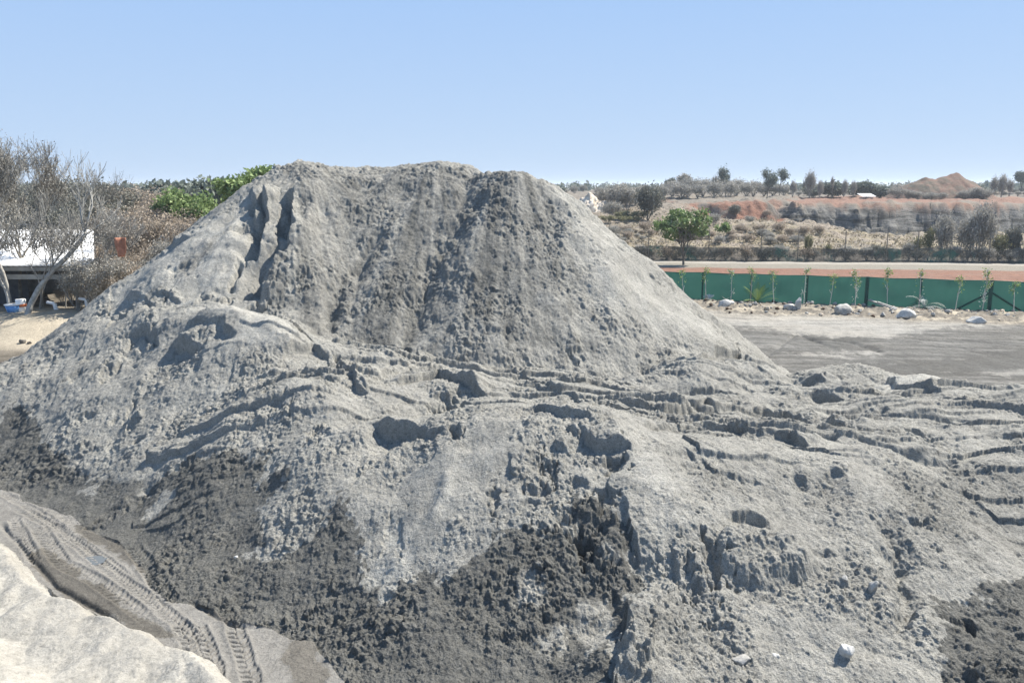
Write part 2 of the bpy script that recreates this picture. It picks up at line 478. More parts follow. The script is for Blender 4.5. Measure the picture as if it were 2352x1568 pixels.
stain(DAMP_SHADE, WET, 1.0, soft=.05, jag=.25, frag=1.6)
fd, fs, _, _ = poly_dist(XX, YY, FOOT)
DAMP_SHADE = np.maximum(DAMP_SHADE, (OWNER > 0) * (OWNER != CORNER) * sstep(1.25, .75, np.where(fs > 0, 0, fd) + .35 * fbm(XX / .8, YY / .8, 64, 4)).astype(np.float32))
stain(DAMP_SHADE, [(2150, 1372), (2210, 1352), (2352, 1330), (2560, 1320), (2560, 1720), (2230, 1700), (2215, 1560), (2170, 1450)], .95, soft=.08, jag=.35)
stain(DAMP_SHADE, [(1420, 1400), (1560, 1360), (1660, 1440), (1640, 1568), (1600, 1700), (1400, 1700)], .38, soft=.3, jag=.5)
stain(DAMP_SHADE, [(2020, 1090), (2180, 1050), (2352, 1080), (2560, 1100), (2560, 1300), (2200, 1290), (2080, 1230)], .46, soft=.5, jag=.6)
stain(DAMP_SHADE, [(1760, 1060), (1950, 1080), (2010, 1160), (1940, 1250), (1700, 1200), (1560, 1100)], .36, soft=.5, jag=.6)
# dark runs on the tall heap, gully shade painted into the sand tone
for line, wd, val in (([(905, 520), (850, 578), (800, 634), (764, 694), (712, 790)], .34, .62), ([(1122, 420), (1084, 478), (1037, 560), (986, 620), (951, 724), (940, 800)], .5, .45),
                      ([(1265, 520), (1275, 560), (1300, 600)], .35, .4), ([(840, 470), (830, 520)], .35, .25), ([(1200, 700), (1215, 740)], .4, .2), ([(400, 620), (470, 580), (500, 540)], .5, .35), ([(330, 700), (390, 660)], .5, .3)):
    w = hits(line); m = 1.6
    s = window(w[:, 0].min() - m, w[:, 0].max() + m, w[:, 1].min() - m, w[:, 1].max() + m)
    d, sd, t, tot = poly_dist(XX[s], YY[s], w)
    d = d + .25 * fbm(XX[s] / .9, YY[s] / .9, 81, 4)
    DAMP_SHADE[s] = np.maximum(DAMP_SHADE[s], val * np.exp(-(np.maximum(d, 0) / wd) ** 2) * sstep(0, .15, t) * (1 - sstep(.85, 1, t)))
stain(DAMP_SHADE, [(660, 385), (1000, 372), (1230, 412), (1290, 520), (1330, 700), (1330, 830), (960, 820), (720, 790), (620, 640), (690, 520)], .50, soft=.7, jag=.9)  # darker tone over the front of the tall heap
# dry slides that stay pale on the wet base
for q in ([(600, 1165), (640, 1200), (650, 1290), (610, 1285)], [(690, 1080), (720, 1110), (700, 1160), (660, 1140)], [(1380, 1250), (1420, 1245), (1440, 1300), (1390, 1300)],
          [(1330, 1380), (1400, 1370), (1410, 1450), (1350, 1490)], [(1235, 1455), (1290, 1445), (1285, 1475), (1240, 1485)], [(1180, 1320), (1230, 1315), (1250, 1370), (1190, 1390)], [(190, 1130), (225, 1118), (215, 1150)],
          [(330, 1170), (385, 1120), (390, 1150), (345, 1190)], [(170, 1050), (260, 1000), (320, 1090), (230, 1105)]):
    stain(DAMP_SHADE, q, .1, soft=.12, jag=.18, op='mix', frag=1.0)
# pale skins, and sunlit sides lightened in the colour
stain(PALEM, [(430, 694), (600, 722), (690, 790), (640, 820), (560, 770), (440, 722)], .7, soft=.3, jag=.3)
stain(PALEM, [(560, 460), (590, 560), (520, 680), (300, 690), (230, 690), (400, 560)], .55, soft=.5, jag=.5)  # lighter tone over the left flank of the tall heap
stain(PALEM, [(1010, 1090), (1045, 1080), (1025, 1180), (990, 1215), (1000, 1140)], .5, soft=.1, jag=.1)
stain(PALEM, [(850, 1330), (900, 1180), (940, 1240), (930, 1340), (872, 1385)], .6, soft=.1, jag=.15)
stain(PALEM, [(1420, 1010), (1520, 1060), (1580, 1200), (1560, 1330), (1480, 1400), (1500, 1250), (1460, 1120)], .45, soft=.2, jag=.3)  # rim facing the sun, its brightness painted into the colour
stain(PALEM, [(1300, 430), (1500, 640), (1700, 830), (1560, 800), (1400, 640), (1280, 500)], .35, soft=.8, jag=.6)  # sunny right flank of the tall heap, lightened in the colour
stain(PALEM, [(1520, 640), (1690, 800), (1640, 800), (1560, 720)], .5, soft=.5, jag=.4)  # brighter strip of the same painted sunlight
PALEM[OWNER == PALE] = .9
PALEM[OWNER == CORNER] = 1.0
# the yard: moist dark drive in front, dry dust towards the fence, ruts
def yard(uv, arr, val, soft=.5, jag=.8, op='max'):
    stain(arr, None, val, soft=soft, jag=jag, world_pts=[G(u, v) for u, v in uv], op=op)
GR = OWNER == 0
far = (YY > 26) & (XX > 3) & GR
yd = np.zeros(SHAPE, np.float32); yard([(1500, 742), (1669, 751), (1807, 758), (1920, 772), (2032, 774), (2107, 759), (2352, 748), (2700, 742), (2700, 1050), (1900, 1050), (1500, 1000)], yd, 1.0, .7, 1.0)
streak = fbm(XX / 5.0, (YY + .12 * XX) / .55, 85, 5, .6)
yd = yd * (.62 + .25 * streak)
yard([(1900, 835), (1990, 832), (2100, 830), (2352, 800), (2600, 800), (2600, 850), (2050, 868), (1900, 860)], yd, .85, .5, .8)
strip = sstep(.0, .5, streak) * .45
dam = np.clip(yd + strip * (1 - yd), 0, 1)
pal = np.clip(.75 - yd * 1.2, 0, 1)
yard_pale = np.zeros(SHAPE, np.float32)
for q in ([(1830, 815), (2000, 812), (2010, 818), (1850, 822)], [(1700, 760), (2090, 762), (2030, 775), (1820, 766)], [(2290, 856), (2400, 852), (2400, 858), (2290, 861)]):
    yard(q, yard_pale, .55, .5, .9)
DAMP_SHADE[far] = np.clip(dam - yard_pale, 0, 1)[far]; PALEM[far] = np.maximum(pal, yard_pale)[far]
BROWN[far] = np.clip(.05 + .2 * fbm(XX / 6, YY / 3, 88, 3) + .25 * sstep(46, 52, YY), 0, 1)[far]
fy = 57.0 - 0.283 * (XX - 13.2)
vg = sstep(-7.2, -5.2, YY - fy + .8 * fbm(XX / 2.5, YY / 2.5, 87, 4)) * sstep(1.0, .2, YY - fy) * (XX > 8)
BROWN[far] = np.maximum(BROWN, vg * .9)[far]; DAMP_SHADE[far] = (DAMP_SHADE * (1 - vg) + vg * .35 * sstep(-.1, .5, fbm(XX / 1.2, YY / .7, 89, 4)))[far]; PALEM[far] = np.maximum(PALEM * (1 - vg), vg * sstep(0.0, .6, fbm(XX / 1.6, YY / .9, 90, 4)))[far]
# left: haul road below the heaps, sandy bank and the scrub floor
lf = GR & (XX < 2) & (YY < 33)
BROWN[lf] = .15; DAMP_SHADE[lf] = np.clip(.06 + .25 * fbm(XX / 1.8, YY / 1.8, 92, 4), 0, 1)[lf]
lb = GR & (XX < -10) & (YY >= 33)
BROWN[lb] = 1.0
DAMP_SHADE[lb] = np.clip(.55 + .3 * fbm(XX / 6, YY / 1.0, 93, 4) - 1.2 * sstep(38.2, 40.0, YY) + .5 * sstep(.15, .6, fbm(XX / 1.1, YY / .8, 94, 4)) * (YY > 41) + 1.0 * sstep(44.5, 47, YY), 0, 1)[lb]
PALEM[lb] = np.clip(sstep(38.2, 40.0, YY) * (1 - sstep(44, 47, YY)) * .95, 0, 1)[lb]
lg = np.zeros(SHAPE, np.float32)
yard([(60, 1270), (100, 1350), (200, 1400), (330, 1470), (430, 1480), (330, 1420), (200, 1330), (120, 1260)], lg, .75, .1, .15)
yard([(655, 1470), (745, 1466), (760, 1600), (660, 1600)], lg, .55, .12, .2)
yard([(180, 1215), (300, 1240), (420, 1330), (520, 1400), (560, 1440), (400, 1350), (280, 1300)], lg, .7, .15, .25)
DAMP_SHADE[lf] = np.maximum(DAMP_SHADE, lg)[lf]
BROWN[lf] = np.where(lg > .5, .5, BROWN)[lf]

# clod size: lumpy where wet, fine where it slid
CLOD[OWNER == MAIN] = 1.15
CLOD[OWNER == CORNER] = .12
CLOD[OWNER == 0] = .16
CLOD *= (1 + .12 * sstep(.3, .9, DAMP_SHADE) * (OWNER > 0))
CLOD[OWNER == PALE] = .7
def calm(uv, val, soft=.4, jag=.4): stain(CLOD, uv, val, soft=soft, jag=jag, op='mix')
calm([(560, 470), (600, 560), (560, 700), (430, 690), (250, 690), (400, 560)], .35)
calm([(2150, 1372), (2210, 1352), (2352, 1330), (2560, 1320), (2560, 1720), (2230, 1700), (2215, 1560), (2170, 1450)], 2.2)
calm([(430, 694), (600, 722), (690, 790), (620, 820), (520, 760)], .15)
calm([(940, 1080), (1080, 1000), (1180, 980), (1200, 1060), (1080, 1130), (1000, 1250), (900, 1330), (860, 1370), (880, 1250)], .25)
calm([(1440, 1010), (1540, 1080), (1570, 1200), (1540, 1200), (1500, 1100)], .4)
calm([(0, 1090), (250, 1150), (350, 1180), (330, 1300), (100, 1220)], .5, .3, .3)
calm([(1330, 480), (1500, 640), (1680, 800), (1500, 790), (1380, 640)], .45)

heap = (OWNER > 0).astype(np.float32)
# mid-size unevenness
ZZ += heap * (.075 * fbm(XX / 1.25, YY / 1.25, 101, 3) + .022 * fbm(XX / .42, YY / .42, 104, 3))
# run-off ribs down the tall heap
mm = OWNER == MAIN
for (ax, ay) in ((0.1, 33.6), (-3.3, 35.4), (-9.3, 35.2)):
    an = np.arctan2(XX - ax, ay - YY); rr = np.hypot(XX - ax, YY - ay)
    wgt = np.exp(-(rr / 7.5) ** 2)
    ZZ[mm] += (.10 * wgt * fbm(an * 4 + 3, rr * .3, 107, 4, .55) * sstep(.5, 3, rr))[mm]
# slide fans: streaks of sorted, drier and moister sand running down the tall heap
an = np.arctan2(XX - np.where(XX > -1.7, .1, np.where(XX > -6.3, -3.3, -9.3)), 36.2 - YY); rr = np.hypot(XX - .1, YY - 34.5)
fan = fbm(an * 9, rr * .10, 188, 5, .7)
DAMP_SHADE[mm] = np.clip(DAMP_SHADE + .26 * np.maximum(fan, 0) - .14 * np.maximum(-fan, 0), 0, 1)[mm]; PALEM[mm] = np.clip(PALEM + .4 * np.maximum(-fan - .15, 0), 0, 1)[mm]
HD = np.zeros(SHAPE, np.float32)      # loose grain, added along the surface normal at the very end
broad = .5 + .8 * sstep(-.3, .5, fbm(XX / 2.0, YY / 2.0, 110, 3))
for sc, amp, thr, sd in ((.36, .055, .93, 121), (.19, .040, .86, 122), (.10, .026, .72, 123), (.06, .016, .60, 124)):
    wxx = XX / sc + .45 * perlin(XX / sc * 1.9, YY / sc * 1.9, 130); wyy = YY / sc + .45 * perlin(XX / sc * 1.9, YY / sc * 1.9, 131)
    f, val = worley(wxx, wyy, sd)
    rad = .26 + .34 * sstep(thr, 1.0, val)
    HD += (CLOD * broad * amp * np.clip(1.25 - (f / rad), 0, .55) / .55 * (val > thr) * (.5 + .5 * sstep(thr, 1, val))).astype(np.float32)
crumb = fbm(XX / .30, YY / .30, 141, 5, .74)
HD += (CLOD * broad * (.026 * crumb - .055 * np.maximum(perlin(XX / .21, YY / .21, 147) - .24, 0) - .034 * np.maximum(perlin(XX / .10, YY / .10, 148) - .2, 0))).astype(np.float32)
HD += (.005 * fbm(XX / .06, YY / .06, 146, 2)).astype(np.float32)
# thin broken shelves across the tipping floor
def shelves(mask, pitch, amp, sd, skew=0.0):
    ph = (YY + skew * XX) / pitch + 1.15 * fbm(XX / 8.5, YY / 3.0, sd, 3, .5) + .06 * perlin(XX / 1.1, YY / .6, sd + 5)
    f = ph - np.floor(ph); k = np.floor(ph)
    keep = sstep(-.25, .30, perlin(XX / 5.0 + k * 3.7, k * 1.9, sd + 7))
    lip = sstep(0, .07, f) * (1 - f) ** 1.2
    return (amp * mask * keep * lip).astype(np.float32)
tm = ((OWNER == TERR) * sstep(16.5, 17.5, YY) * (1 - sstep(25.5, 27, YY))).astype(np.float32)
ZZ += shelves(tm, 1.0, .21, 160, -.03); ZZ += shelves(tm, .55, .08, 180, .03)
tr = ((OWNER == RIGHT) | (OWNER == EDGE)) * sstep(14.5, 16, YY)
ZZ += shelves(tr.astype(np.float32), .8, .12, 190, .05)
tl = (OWNER == LEFT) * sstep(22.0, 23, YY)
ZZ += shelves(tl.astype(np.float32), 1.1, .09, 195, .1)
# dozed scratches on the pale corner heap
cm = OWNER == CORNER
sc = fbm((XX * .8 + YY * .6) / 1.5, (-XX * .6 + YY * .8) / .12, 150, 3)
ZZ[cm] += (.022 * sc + .05 * perlin(XX / .9, YY / .9, 152))[cm]
DAMP_SHADE[cm] = np.clip(.10 * sc + .12 * fbm(XX / .8, YY / .8, 153, 3), 0, .5)[cm]

# broken edges, ledges and hollows, from the left heap to the right
S_ = scarp
S_([(281, 694), (305, 681), (336, 694), (356, 706)], .42, .9, .6)
S_([(344, 676), (391, 682), (420, 700)], .3, .9, .5)
pit(473, 684, .35, .28, .35); pit(523, 688, .26, .4, .42); pit(586, 716, .36, .36, .75, .35)
S_([(324, 718), (371, 711), (408, 708)], .25, .8, .4); S_([(226, 742), (250, 724), (292, 729)], .42, .8, .5)
S_([(426, 745), (469, 740), (508, 747), (545, 778)], .36, .9, .6)
S_([(285, 772), (332, 760), (352, 768), (370, 796)], .6, .9, .5); pit(330, 785, .4, .22, .25, .4); pit(345, 790, .16, .14, -.22)
S_([(389, 795), (430, 792), (472, 801)], .72, 1.0, .7); S_([(472, 798), (465, 830), (452, 860)], .3, .5, .5)
S_([(192, 782), (184, 802), (174, 825)], .3, .5, .5)
pit(250, 852, .38, .34, .34); pit(203, 822, .25, .25, .25); pit(172, 868, .25, .22, .25)
pit(300, 945, .14, .35, .22); pit(303, 970, .22, .2, .3); pit(316, 1012, .18, .18, .22); pit(312, 957, .18, .14, -.2)
pit(262, 965, .1, .1, .14); pit(290, 1055, .12, .12, .15); pit(190, 960, .3, .14, .16)
pit(640, 924, .18, .3, .22); pit(726, 993, .2, .3, .3); pit(733, 986, .15, .15, -.18); pit(610, 905, .1, .2, .16); pit(668, 930, .1, .25, .18)
S_([(638, 830), (683, 806), (722, 803), (756, 836)], .55, .9, .6)
S_([(612, 862), (664, 850), (742, 863), (770, 880)], .28, .9, .5); S_([(560, 905), (620, 872), (680, 872)], .18, .9, .5)
pit(772, 848, .34, .26, .4, .4); pit(762, 838, .2, .2, -.25)
S_([(785, 856), (822, 893), (853, 914)], .42, .8, .5); S_([(820, 870), (845, 905)], .2, .4, .4)
S_([(833, 870), (864, 876), (946, 856), (1036, 853)], .25, .9, .4)
S_([(900, 880), (946, 865), (1008, 865), (1071, 886), (1130, 920)], .6, 1.0, .6)
S_([(977, 906), (1024, 912), (1090, 938)], .4, .8, .5); pit(1040, 938, .45, .3, .32)
S_([(846, 976), (911, 981), (975, 985), (985, 1000)], .8, 1.1, .9, .3); S_([(1000, 1030), (1005, 1052)], .3, .4, .4)
S_([(1030, 984), (1063, 1003)], .3, .6, .4); pit(1047, 992, .16, .28, .35)
S_([(965, 1000), (1010, 990), (1030, 1000)], .25, .6, .5)
S_([(860, 803), (900, 806), (940, 815), (975, 832)], .35, .7, .5); S_([(870, 822), (920, 838)], .3, .5, .4); S_([(1060, 848), (1180, 866), (1240, 880)], .25, .8, .4)
S_([(1150, 906), (1223, 905), (1321, 909)], .25, .9, .4); S_([(1264, 884), (1310, 890), (1362, 902)], .32, .8, .35)
S_([(1240, 902), (1321, 919), (1366, 940)], .35, .8, .4); S_([(1400, 925), (1458, 937), (1528, 954), (1660, 950)], .5, 1.0, .5)
S_([(1470, 974), (1540, 980), (1660, 980)], .3, 1.0, .4); S_([(1205, 933), (1282, 940), (1336, 955), (1372, 980)], .36, .9, .5)
S_([(1330, 985), (1368, 1026), (1446, 1027), (1460, 1048)], .5, .9, .5); pit(1413, 1058, .3, .24, .42, .4)
S_([(1290, 970), (1310, 985), (1330, 1010)], .3, .5, .5); S_([(1265, 1010), (1290, 1030), (1310, 1045)], .32, .6, .5)
S_([(1240, 1045), (1262, 1062), (1275, 1095)], .3, .5, .4); S_([(1165, 1030), (1172, 1060), (1190, 1095)], .22, .5, .4); pit(1245, 1065, .1, .3, .25); pit(1272, 1080, .09, .4, .3)
pit(1232, 1120, .3, .22, .22); pit(1330, 1110, .3, .2, .22); pit(1225, 1112, .2, .16, -.2); pit(1215, 1155, .25, .16, .18); pit(1135, 1140, .12, .4, .25)
S_([(1090, 1190), (1150, 1198), (1240, 1180)], -.25, .5, .5)
pit(1391, 1133, .2, .22, .45, .35); pit(1370, 1150, .12, .12, -.15); pit(1345, 1240, .26, .3, .6, .35); pit(1300, 1190, .3, .2, .28); pit(1400, 1250, .28, .36, -.3); pit(1355, 1200, .4, .26, .25)
S_([(1430, 1125), (1438, 1180), (1465, 1250), (1470, 1330)], .4, .6, .5)
S_([(1470, 1380), (1446, 1400), (1432, 1455), (1414, 1520), (1404, 1600)], .8, .6, .9, .5)
pit(1470, 1490, .2, .35, -.25); pit(1450, 1540, .2, .2, -.22)
gully([(1040, 1060), (1020, 1130), (985, 1220)], .3, -.10, .05); pit(905, 1235, .22, .4, .12); S_([(890, 1290), (920, 1300), (935, 1285)], -.25, .3, .3)
S_([(1546, 1240), (1550, 1290), (1575, 1370)], .45, .5, .7, .5); pit(1583, 1345, .22, .42, .32)
# clump bulging over an undercut on the right heap
pit(1755, 1280, .98, .55, -.52, .28, .05, .22); pit(1690, 1262, .3, .3, -.12, .9); pit(1800, 1270, .3, .3, -.12, .9); pit(1635, 1285, .2, .5, .45, .5); pit(1830, 1300, .3, .3, -.15)
S_([(1655, 1200), (1684, 1193), (1733, 1198), (1793, 1222)], .42, .8, .5); S_([(1885, 1262), (1905, 1285)], .3, .4, .4)
S_([(1815, 1092), (1864, 1106)], .34, .8, .4); S_([(1900, 1072), (1928, 1086), (1955, 1094)], .42, .8, .4); S_([(1832, 1012), (1868, 1027)], .35, .7, .4);
S_([(1554, 950), (1621, 944), (1672, 957)], .4, .9, .4); S_([(1680, 944), (1759, 948), (1811, 956), (1866, 973)], .5, .9, .45)
S_([(1890, 970), (1935, 985), (1968, 1000)], .55, .8, .4); pit(1933, 990, .4, .25, .3)
S_([(1655, 980), (1732, 993), (1819, 1005), (1865, 1028)], .42, .9, .45); S_([(1866, 992), (1940, 1018)], .3, .9, .4)
S_([(1846, 903), (1895, 914), (1940, 922)], .7, .8, .5); S_([(1830, 880), (1880, 876), (1905, 890)], .4, .6, .4); pit(1860, 885, .3, .3, .25)
S_([(1984, 884), (2055, 895), (2178, 903)], .42, .8, .4); S_([(2080, 912), (2193, 918), (2300, 932)], .22, .9, .4); S_([(2030, 940), (2045, 955)], .2, .4, .3)
S_([(2060, 994), (2103, 998), (2150, 1000)], .3, .8, .4); S_([(1984, 1019), (2095, 1028), (2160, 1037)], .24, 1.0, .4); S_([(1560, 905), (1640, 898), (1720, 905)], .2, 1.0, .4); S_([(1990, 965), (2150, 965), (2280, 975)], .18, 1.0, .4)
S_([(1605, 828), (1645, 816), (1700, 820), (1716, 838)], .62, .6, .9); S_([(1500, 862), (1540, 852), (1590, 858)], .25, .6, .4); S_([(1720, 836), (1770, 862), (1830, 890)], .2, .6, .5)
S_([(1560, 1020), (1580, 1040), (1600, 1070)], .25, .6, .4)
gully([(2016, 1165), (2062, 1273), (2080, 1400), (2090, 1500)], .35, .22)
S_([(2180, 1390), (2220, 1420), (2240, 1470)], .4, .6, .6); S_([(2215, 1520), (2230, 1560), (2240, 1620)], .5, .6, .6)
# the tall heap
S_([(600, 442), (612, 466), (613, 510), (600, 545), (585, 590)], 1.5, .8, .6, .35, .10); S_([(655, 448), (671, 468), (674, 530), (655, 588), (632, 622), (606, 662), (592, 700)], 1.8, .9, 1.0, .35, .12)
S_([(578, 428), (586, 462), (590, 500)], .7, .6, .4); S_([(640, 470), (634, 545), (612, 590)], -.35, .5, .5); S_([(622, 452), (648, 440)], .3, .5, .4)
gully([(548, 575), (545, 610), (530, 660)], .22, .35); pit(550, 590, .18, .2, .3); S_([(437, 520), (400, 560), (440, 548)], .4, .5, .5); pit(415, 620, .5, .3, .3); S_([(480, 660), (520, 650)], .25, .5, .4); pit(590, 640, .2, .2, .2)
pit(1131, 763, .4, .2, .3); S_([(1165, 685), (1178, 700)], .3, .4, .3); S_([(1300, 800), (1318, 806), (1345, 800)], .4, .5, .4); pit(1312, 828, .25, .3, .35)
pit(1262, 530, .5, .9, .28); pit(1085, 470, .5, .5, .22); pit(1010, 650, .6, .5, .2)
gully([(1122, 420), (1084, 478), (1037, 560), (986, 620), (951, 724), (940, 800)], .6, .24, .3); gully([(905, 520), (850, 578), (800, 634), (764, 694), (712, 790)], .55, .28, .2)
for u, v in ((905, 560), (830, 620), (940, 690), (1030, 760), (1240, 660), (1080, 790), (760, 500), (700, 600), (990, 480), (870, 450), (1215, 560), (1150, 620), (1330, 700), (1400, 760), (930, 790), (1000, 740)):
    pit(u, v, .22, .16, .10)
# tyre prints on the haul road and one run up the foot of the left heap
treads([(85, 1210), (107, 1242), (142, 1295), (199, 1324), (249, 1352), (302, 1395), (355, 1432)], .20, .036)
treads([(40, 1165), (130, 1215), (190, 1262), (262, 1320), (345, 1380), (420, 1440), (470, 1490)], .16, .032, .14); treads([(0, 1130), (90, 1180), (150, 1222), (215, 1268), (300, 1330)], .13, .028, .13)
treads([(302, 1252), (341, 1306), (373, 1359), (400, 1392)], .18, .045)
treads([(405, 1420), (432, 1470), (455, 1530), (475, 1620)], .17, .045); treads([(450, 1430), (475, 1480), (497, 1540), (510, 1620)], .15, .045)
treads([(535, 1420), (556, 1500), (577, 1560), (590, 1640)], .17, .045); treads([(505, 1380), (540, 1440)], .14, .05)
treads([(200, 1222), (249, 1190), (300, 1156), (356, 1118)], .27, .07, .34)
treads([(30, 1190), (60, 1250), (80, 1290)], .14, .04)
gully([(0, 1200), (130, 1345), (240, 1410), (320, 1455)], .12, .10, .02, .05); gully([(420, 1360), (500, 1420), (600, 1450)], .1, .06, .03)
# curving ruts in the yard
for q in ([(1690, 760), (1830, 765), (1900, 790), (1900, 806)], [(1800, 770), (1950, 785), (2010, 800), (2020, 812)], [(2000, 776), (2150, 790), (2352, 820)], [(2050, 770), (2200, 780), (2400, 800)]):
    gully(q, .35, .10, .08); gully([(u + 14, v + 7) for u, v in q], .35, .08, .08)
ZZ[far] += (.03 * fbm(XX / .5, YY / .5, 171, 3) * .8 + .045 * vg * fbm(XX / .35, YY / .35, 174, 3) * 2)[far]

# lay the loose grain on along the surface normal
for _ in range(1):
    zi = np.gradient(ZZ, axis=0); zj = np.gradient(ZZ, axis=1)
    dr_ = np.gradient(RT)[:, None]; dt_ = RT[:, None] * np.gradient(TH)[None]
    gr, gt = zi / dr_, zj / dt_
    k = np.ones(5) / 5
    for ax in (0, 1):
        gr = np.apply_along_axis(lambda v: np.convolve(v, k, 'same'), ax, gr); gt = np.apply_along_axis(lambda v: np.convolve(v, k, 'same'), ax, gt)
    st, ct = np.sin(TH)[None], np.cos(TH)[None]
    gx_, gy_ = gr * st + gt * ct, gr * ct - gt * st
    ln = np.sqrt(1 + gx_ ** 2 + gy_ ** 2)
    lim = np.minimum(1, 1.2 / np.maximum(np.sqrt(gx_ ** 2 + gy_ ** 2), 1e-3))
    XN = (XX - HD * gx_ * lim / ln).astype(np.float32); YN = (YY - HD * gy_ * lim / ln).astype(np.float32)
    ZZ = (ZZ + HD / ln).astype(np.float32)
# ------------------------------------------------------------------ materials for sand and soil
def nodes_of(name):
    m = bpy.data.materials.new(name); m.use_nodes = True
    n = m.node_tree; n.nodes.clear()
    o = n.nodes.new("ShaderNodeOutputMaterial"); b = n.nodes.new("ShaderNodeBsdfPrincipled")
    n.links.new(b.outputs[0], o.inputs[0]); b.inputs["Roughness"].default_value = .9
    b.inputs["Specular IOR Level"].default_value = .25
    return m, n, b

def N(n, kind, **kw):
    x = n.nodes.new(kind)
    for k, v in kw.items():
        if k in x.inputs: x.inputs[k].default_value = v
        else: setattr(x, k, v)
    return x

def mixc(n, fac, a, b, mode='MIX'):
    x = n.nodes.new("ShaderNodeMix"); x.data_type = 'RGBA'; x.blend_type = mode; x.clamp_factor = True
    for sock, v in ((x.inputs[0], fac), (x.inputs[6], a), (x.inputs[7], b)):
        if hasattr(v, 'default_value') or hasattr(v, 'is_linked'): n.links.new(v, sock)
        else: sock.default_value = v if not isinstance(v, tuple) else (*v, 1.0)[:4]
    return x.outputs[2]

def ramp(n, fac, stops):
    r = n.nodes.new("ShaderNodeValToRGB"); n.links.new(fac, r.inputs[0])
    e = r.color_ramp.elements
    while len(e) < len(stops): e.new(.5)
    for k, (p, c) in zip(e, stops):
        k.position = p; k.color = (*c, 1) if hasattr(c, '__len__') else (c, c, c, 1)
    return r.outputs[0]

def noise(n, scale, detail=4, rough=.55, dist=0.0, coord=None):
    x = N(n, "ShaderNodeTexNoise", Scale=scale, Detail=detail, Roughness=rough, Distortion=dist)
    if coord is not None: n.links.new(coord, x.inputs["Vector"])
    return x

def sand_material(name, dry, wet, pale, brown_dry, brown_wet, grain=1.0, mottle=.85):
    m, n, b = nodes_of(name)
    tc = N(n, "ShaderNodeTexCoord").outputs["Object"]
    at = N(n, "ShaderNodeAttribute", attribute_name="sand"); sep = N(n, "ShaderNodeSeparateColor"); n.links.new(at.outputs["Color"], sep.inputs[0])
    damp_shade, palem, brown = sep.outputs[0], sep.outputs[1], sep.outputs[2]
    n0 = noise(n, 6.5, 6, .78, .2, tc).outputs[0]
    mth = N(n, "ShaderNodeMath", operation='MULTIPLY_ADD'); n.links.new(n0, mth.inputs[0]); mth.inputs[1].default_value = 1.0; n.links.new(damp_shade, mth.inputs[2])
    mr = N(n, "ShaderNodeMapRange", interpolation_type='SMOOTHSTEP'); n.links.new(mth.outputs[0], mr.inputs[0]); mr.inputs[1].default_value = .72; mr.inputs[2].default_value = 1.32
    dmix = N(n, "ShaderNodeMix"); dmix.data_type = 'FLOAT'; dmix.inputs[0].default_value = mottle; n.links.new(damp_shade, dmix.inputs[2]); n.links.new(mr.outputs[0], dmix.inputs[3])
    damp_shade = dmix.outputs[0]
    n1 = noise(n, 1.1, 5, .6, 0, tc).outputs[0]; n2 = noise(n, 9.0, 4, .7, 0, tc).outputs[0]; n3 = noise(n, 55.0, 2, .7, 0, tc).outputs[0]; n4 = noise(n, 22.0, 3, .75, 0, tc).outputs[0]
    d = mixc(n, brown, dry, brown_dry); w = mixc(n, brown, wet, brown_wet)
    c = mixc(n, palem, d, mixc(n, brown, pale, tuple(v * k for v, k in zip(pale, (1.30, 1.19, 1.02)))))
    c = mixc(n, damp_shade, c, w)
    c = mixc(n, 1.0, c, ramp(n, n1, [(.25, .80), (.75, 1.16)]), 'MULTIPLY')
    c = mixc(n, 1.0, c, ramp(n, n2, [(.25, .72), (.5, 1.0), (.78, 1.22)]), 'MULTIPLY')
    c = mixc(n, .8 * grain, c, ramp(n, n3, [(.26, .45), (.5, 1.0), (.76, 1.4)]), 'MULTIPLY')
    c = mixc(n, .8 * grain, c, ramp(n, n4, [(.30, .50), (.46, 1.0), (.60, 1.05), (.76, 1.45)]), 'MULTIPLY')
    n.links.new(c, b.inputs["Base Color"])
    bu = N(n, "ShaderNodeBump", Strength=.9 * grain, Distance=.03); n.links.new(n3, bu.inputs["Height"])
    bu2 = N(n, "ShaderNodeBump", Strength=.6 * grain, Distance=.05); n.links.new(n2, bu2.inputs["Height"]); n.links.new(bu.outputs[0], bu2.inputs["Normal"])
    bu3 = N(n, "ShaderNodeBump", Strength=.6 * grain, Distance=.035); n.links.new(n4, bu3.inputs["Height"]); n.links.new(bu2.outputs[0], bu3.inputs["Normal"])
    n.links.new(bu3.outputs[0], b.inputs["Normal"])
    b.inputs["Roughness"].default_value = .95; b.inputs["Specular IOR Level"].default_value = .12
    return m

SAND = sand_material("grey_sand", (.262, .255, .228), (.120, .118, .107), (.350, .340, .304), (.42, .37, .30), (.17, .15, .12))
CORN = sand_material("pale_dust", (.255, .244, .214), (.18, .172, .152), (.28, .267, .234), (.42, .37, .30), (.2, .17, .13), .5)
GRND = sand_material("yard_sand", (.185, .180, .166), (.086, .084, .077), (.285, .273, .243), (.185, .163, .131), (.074, .066, .053), .7, .35)

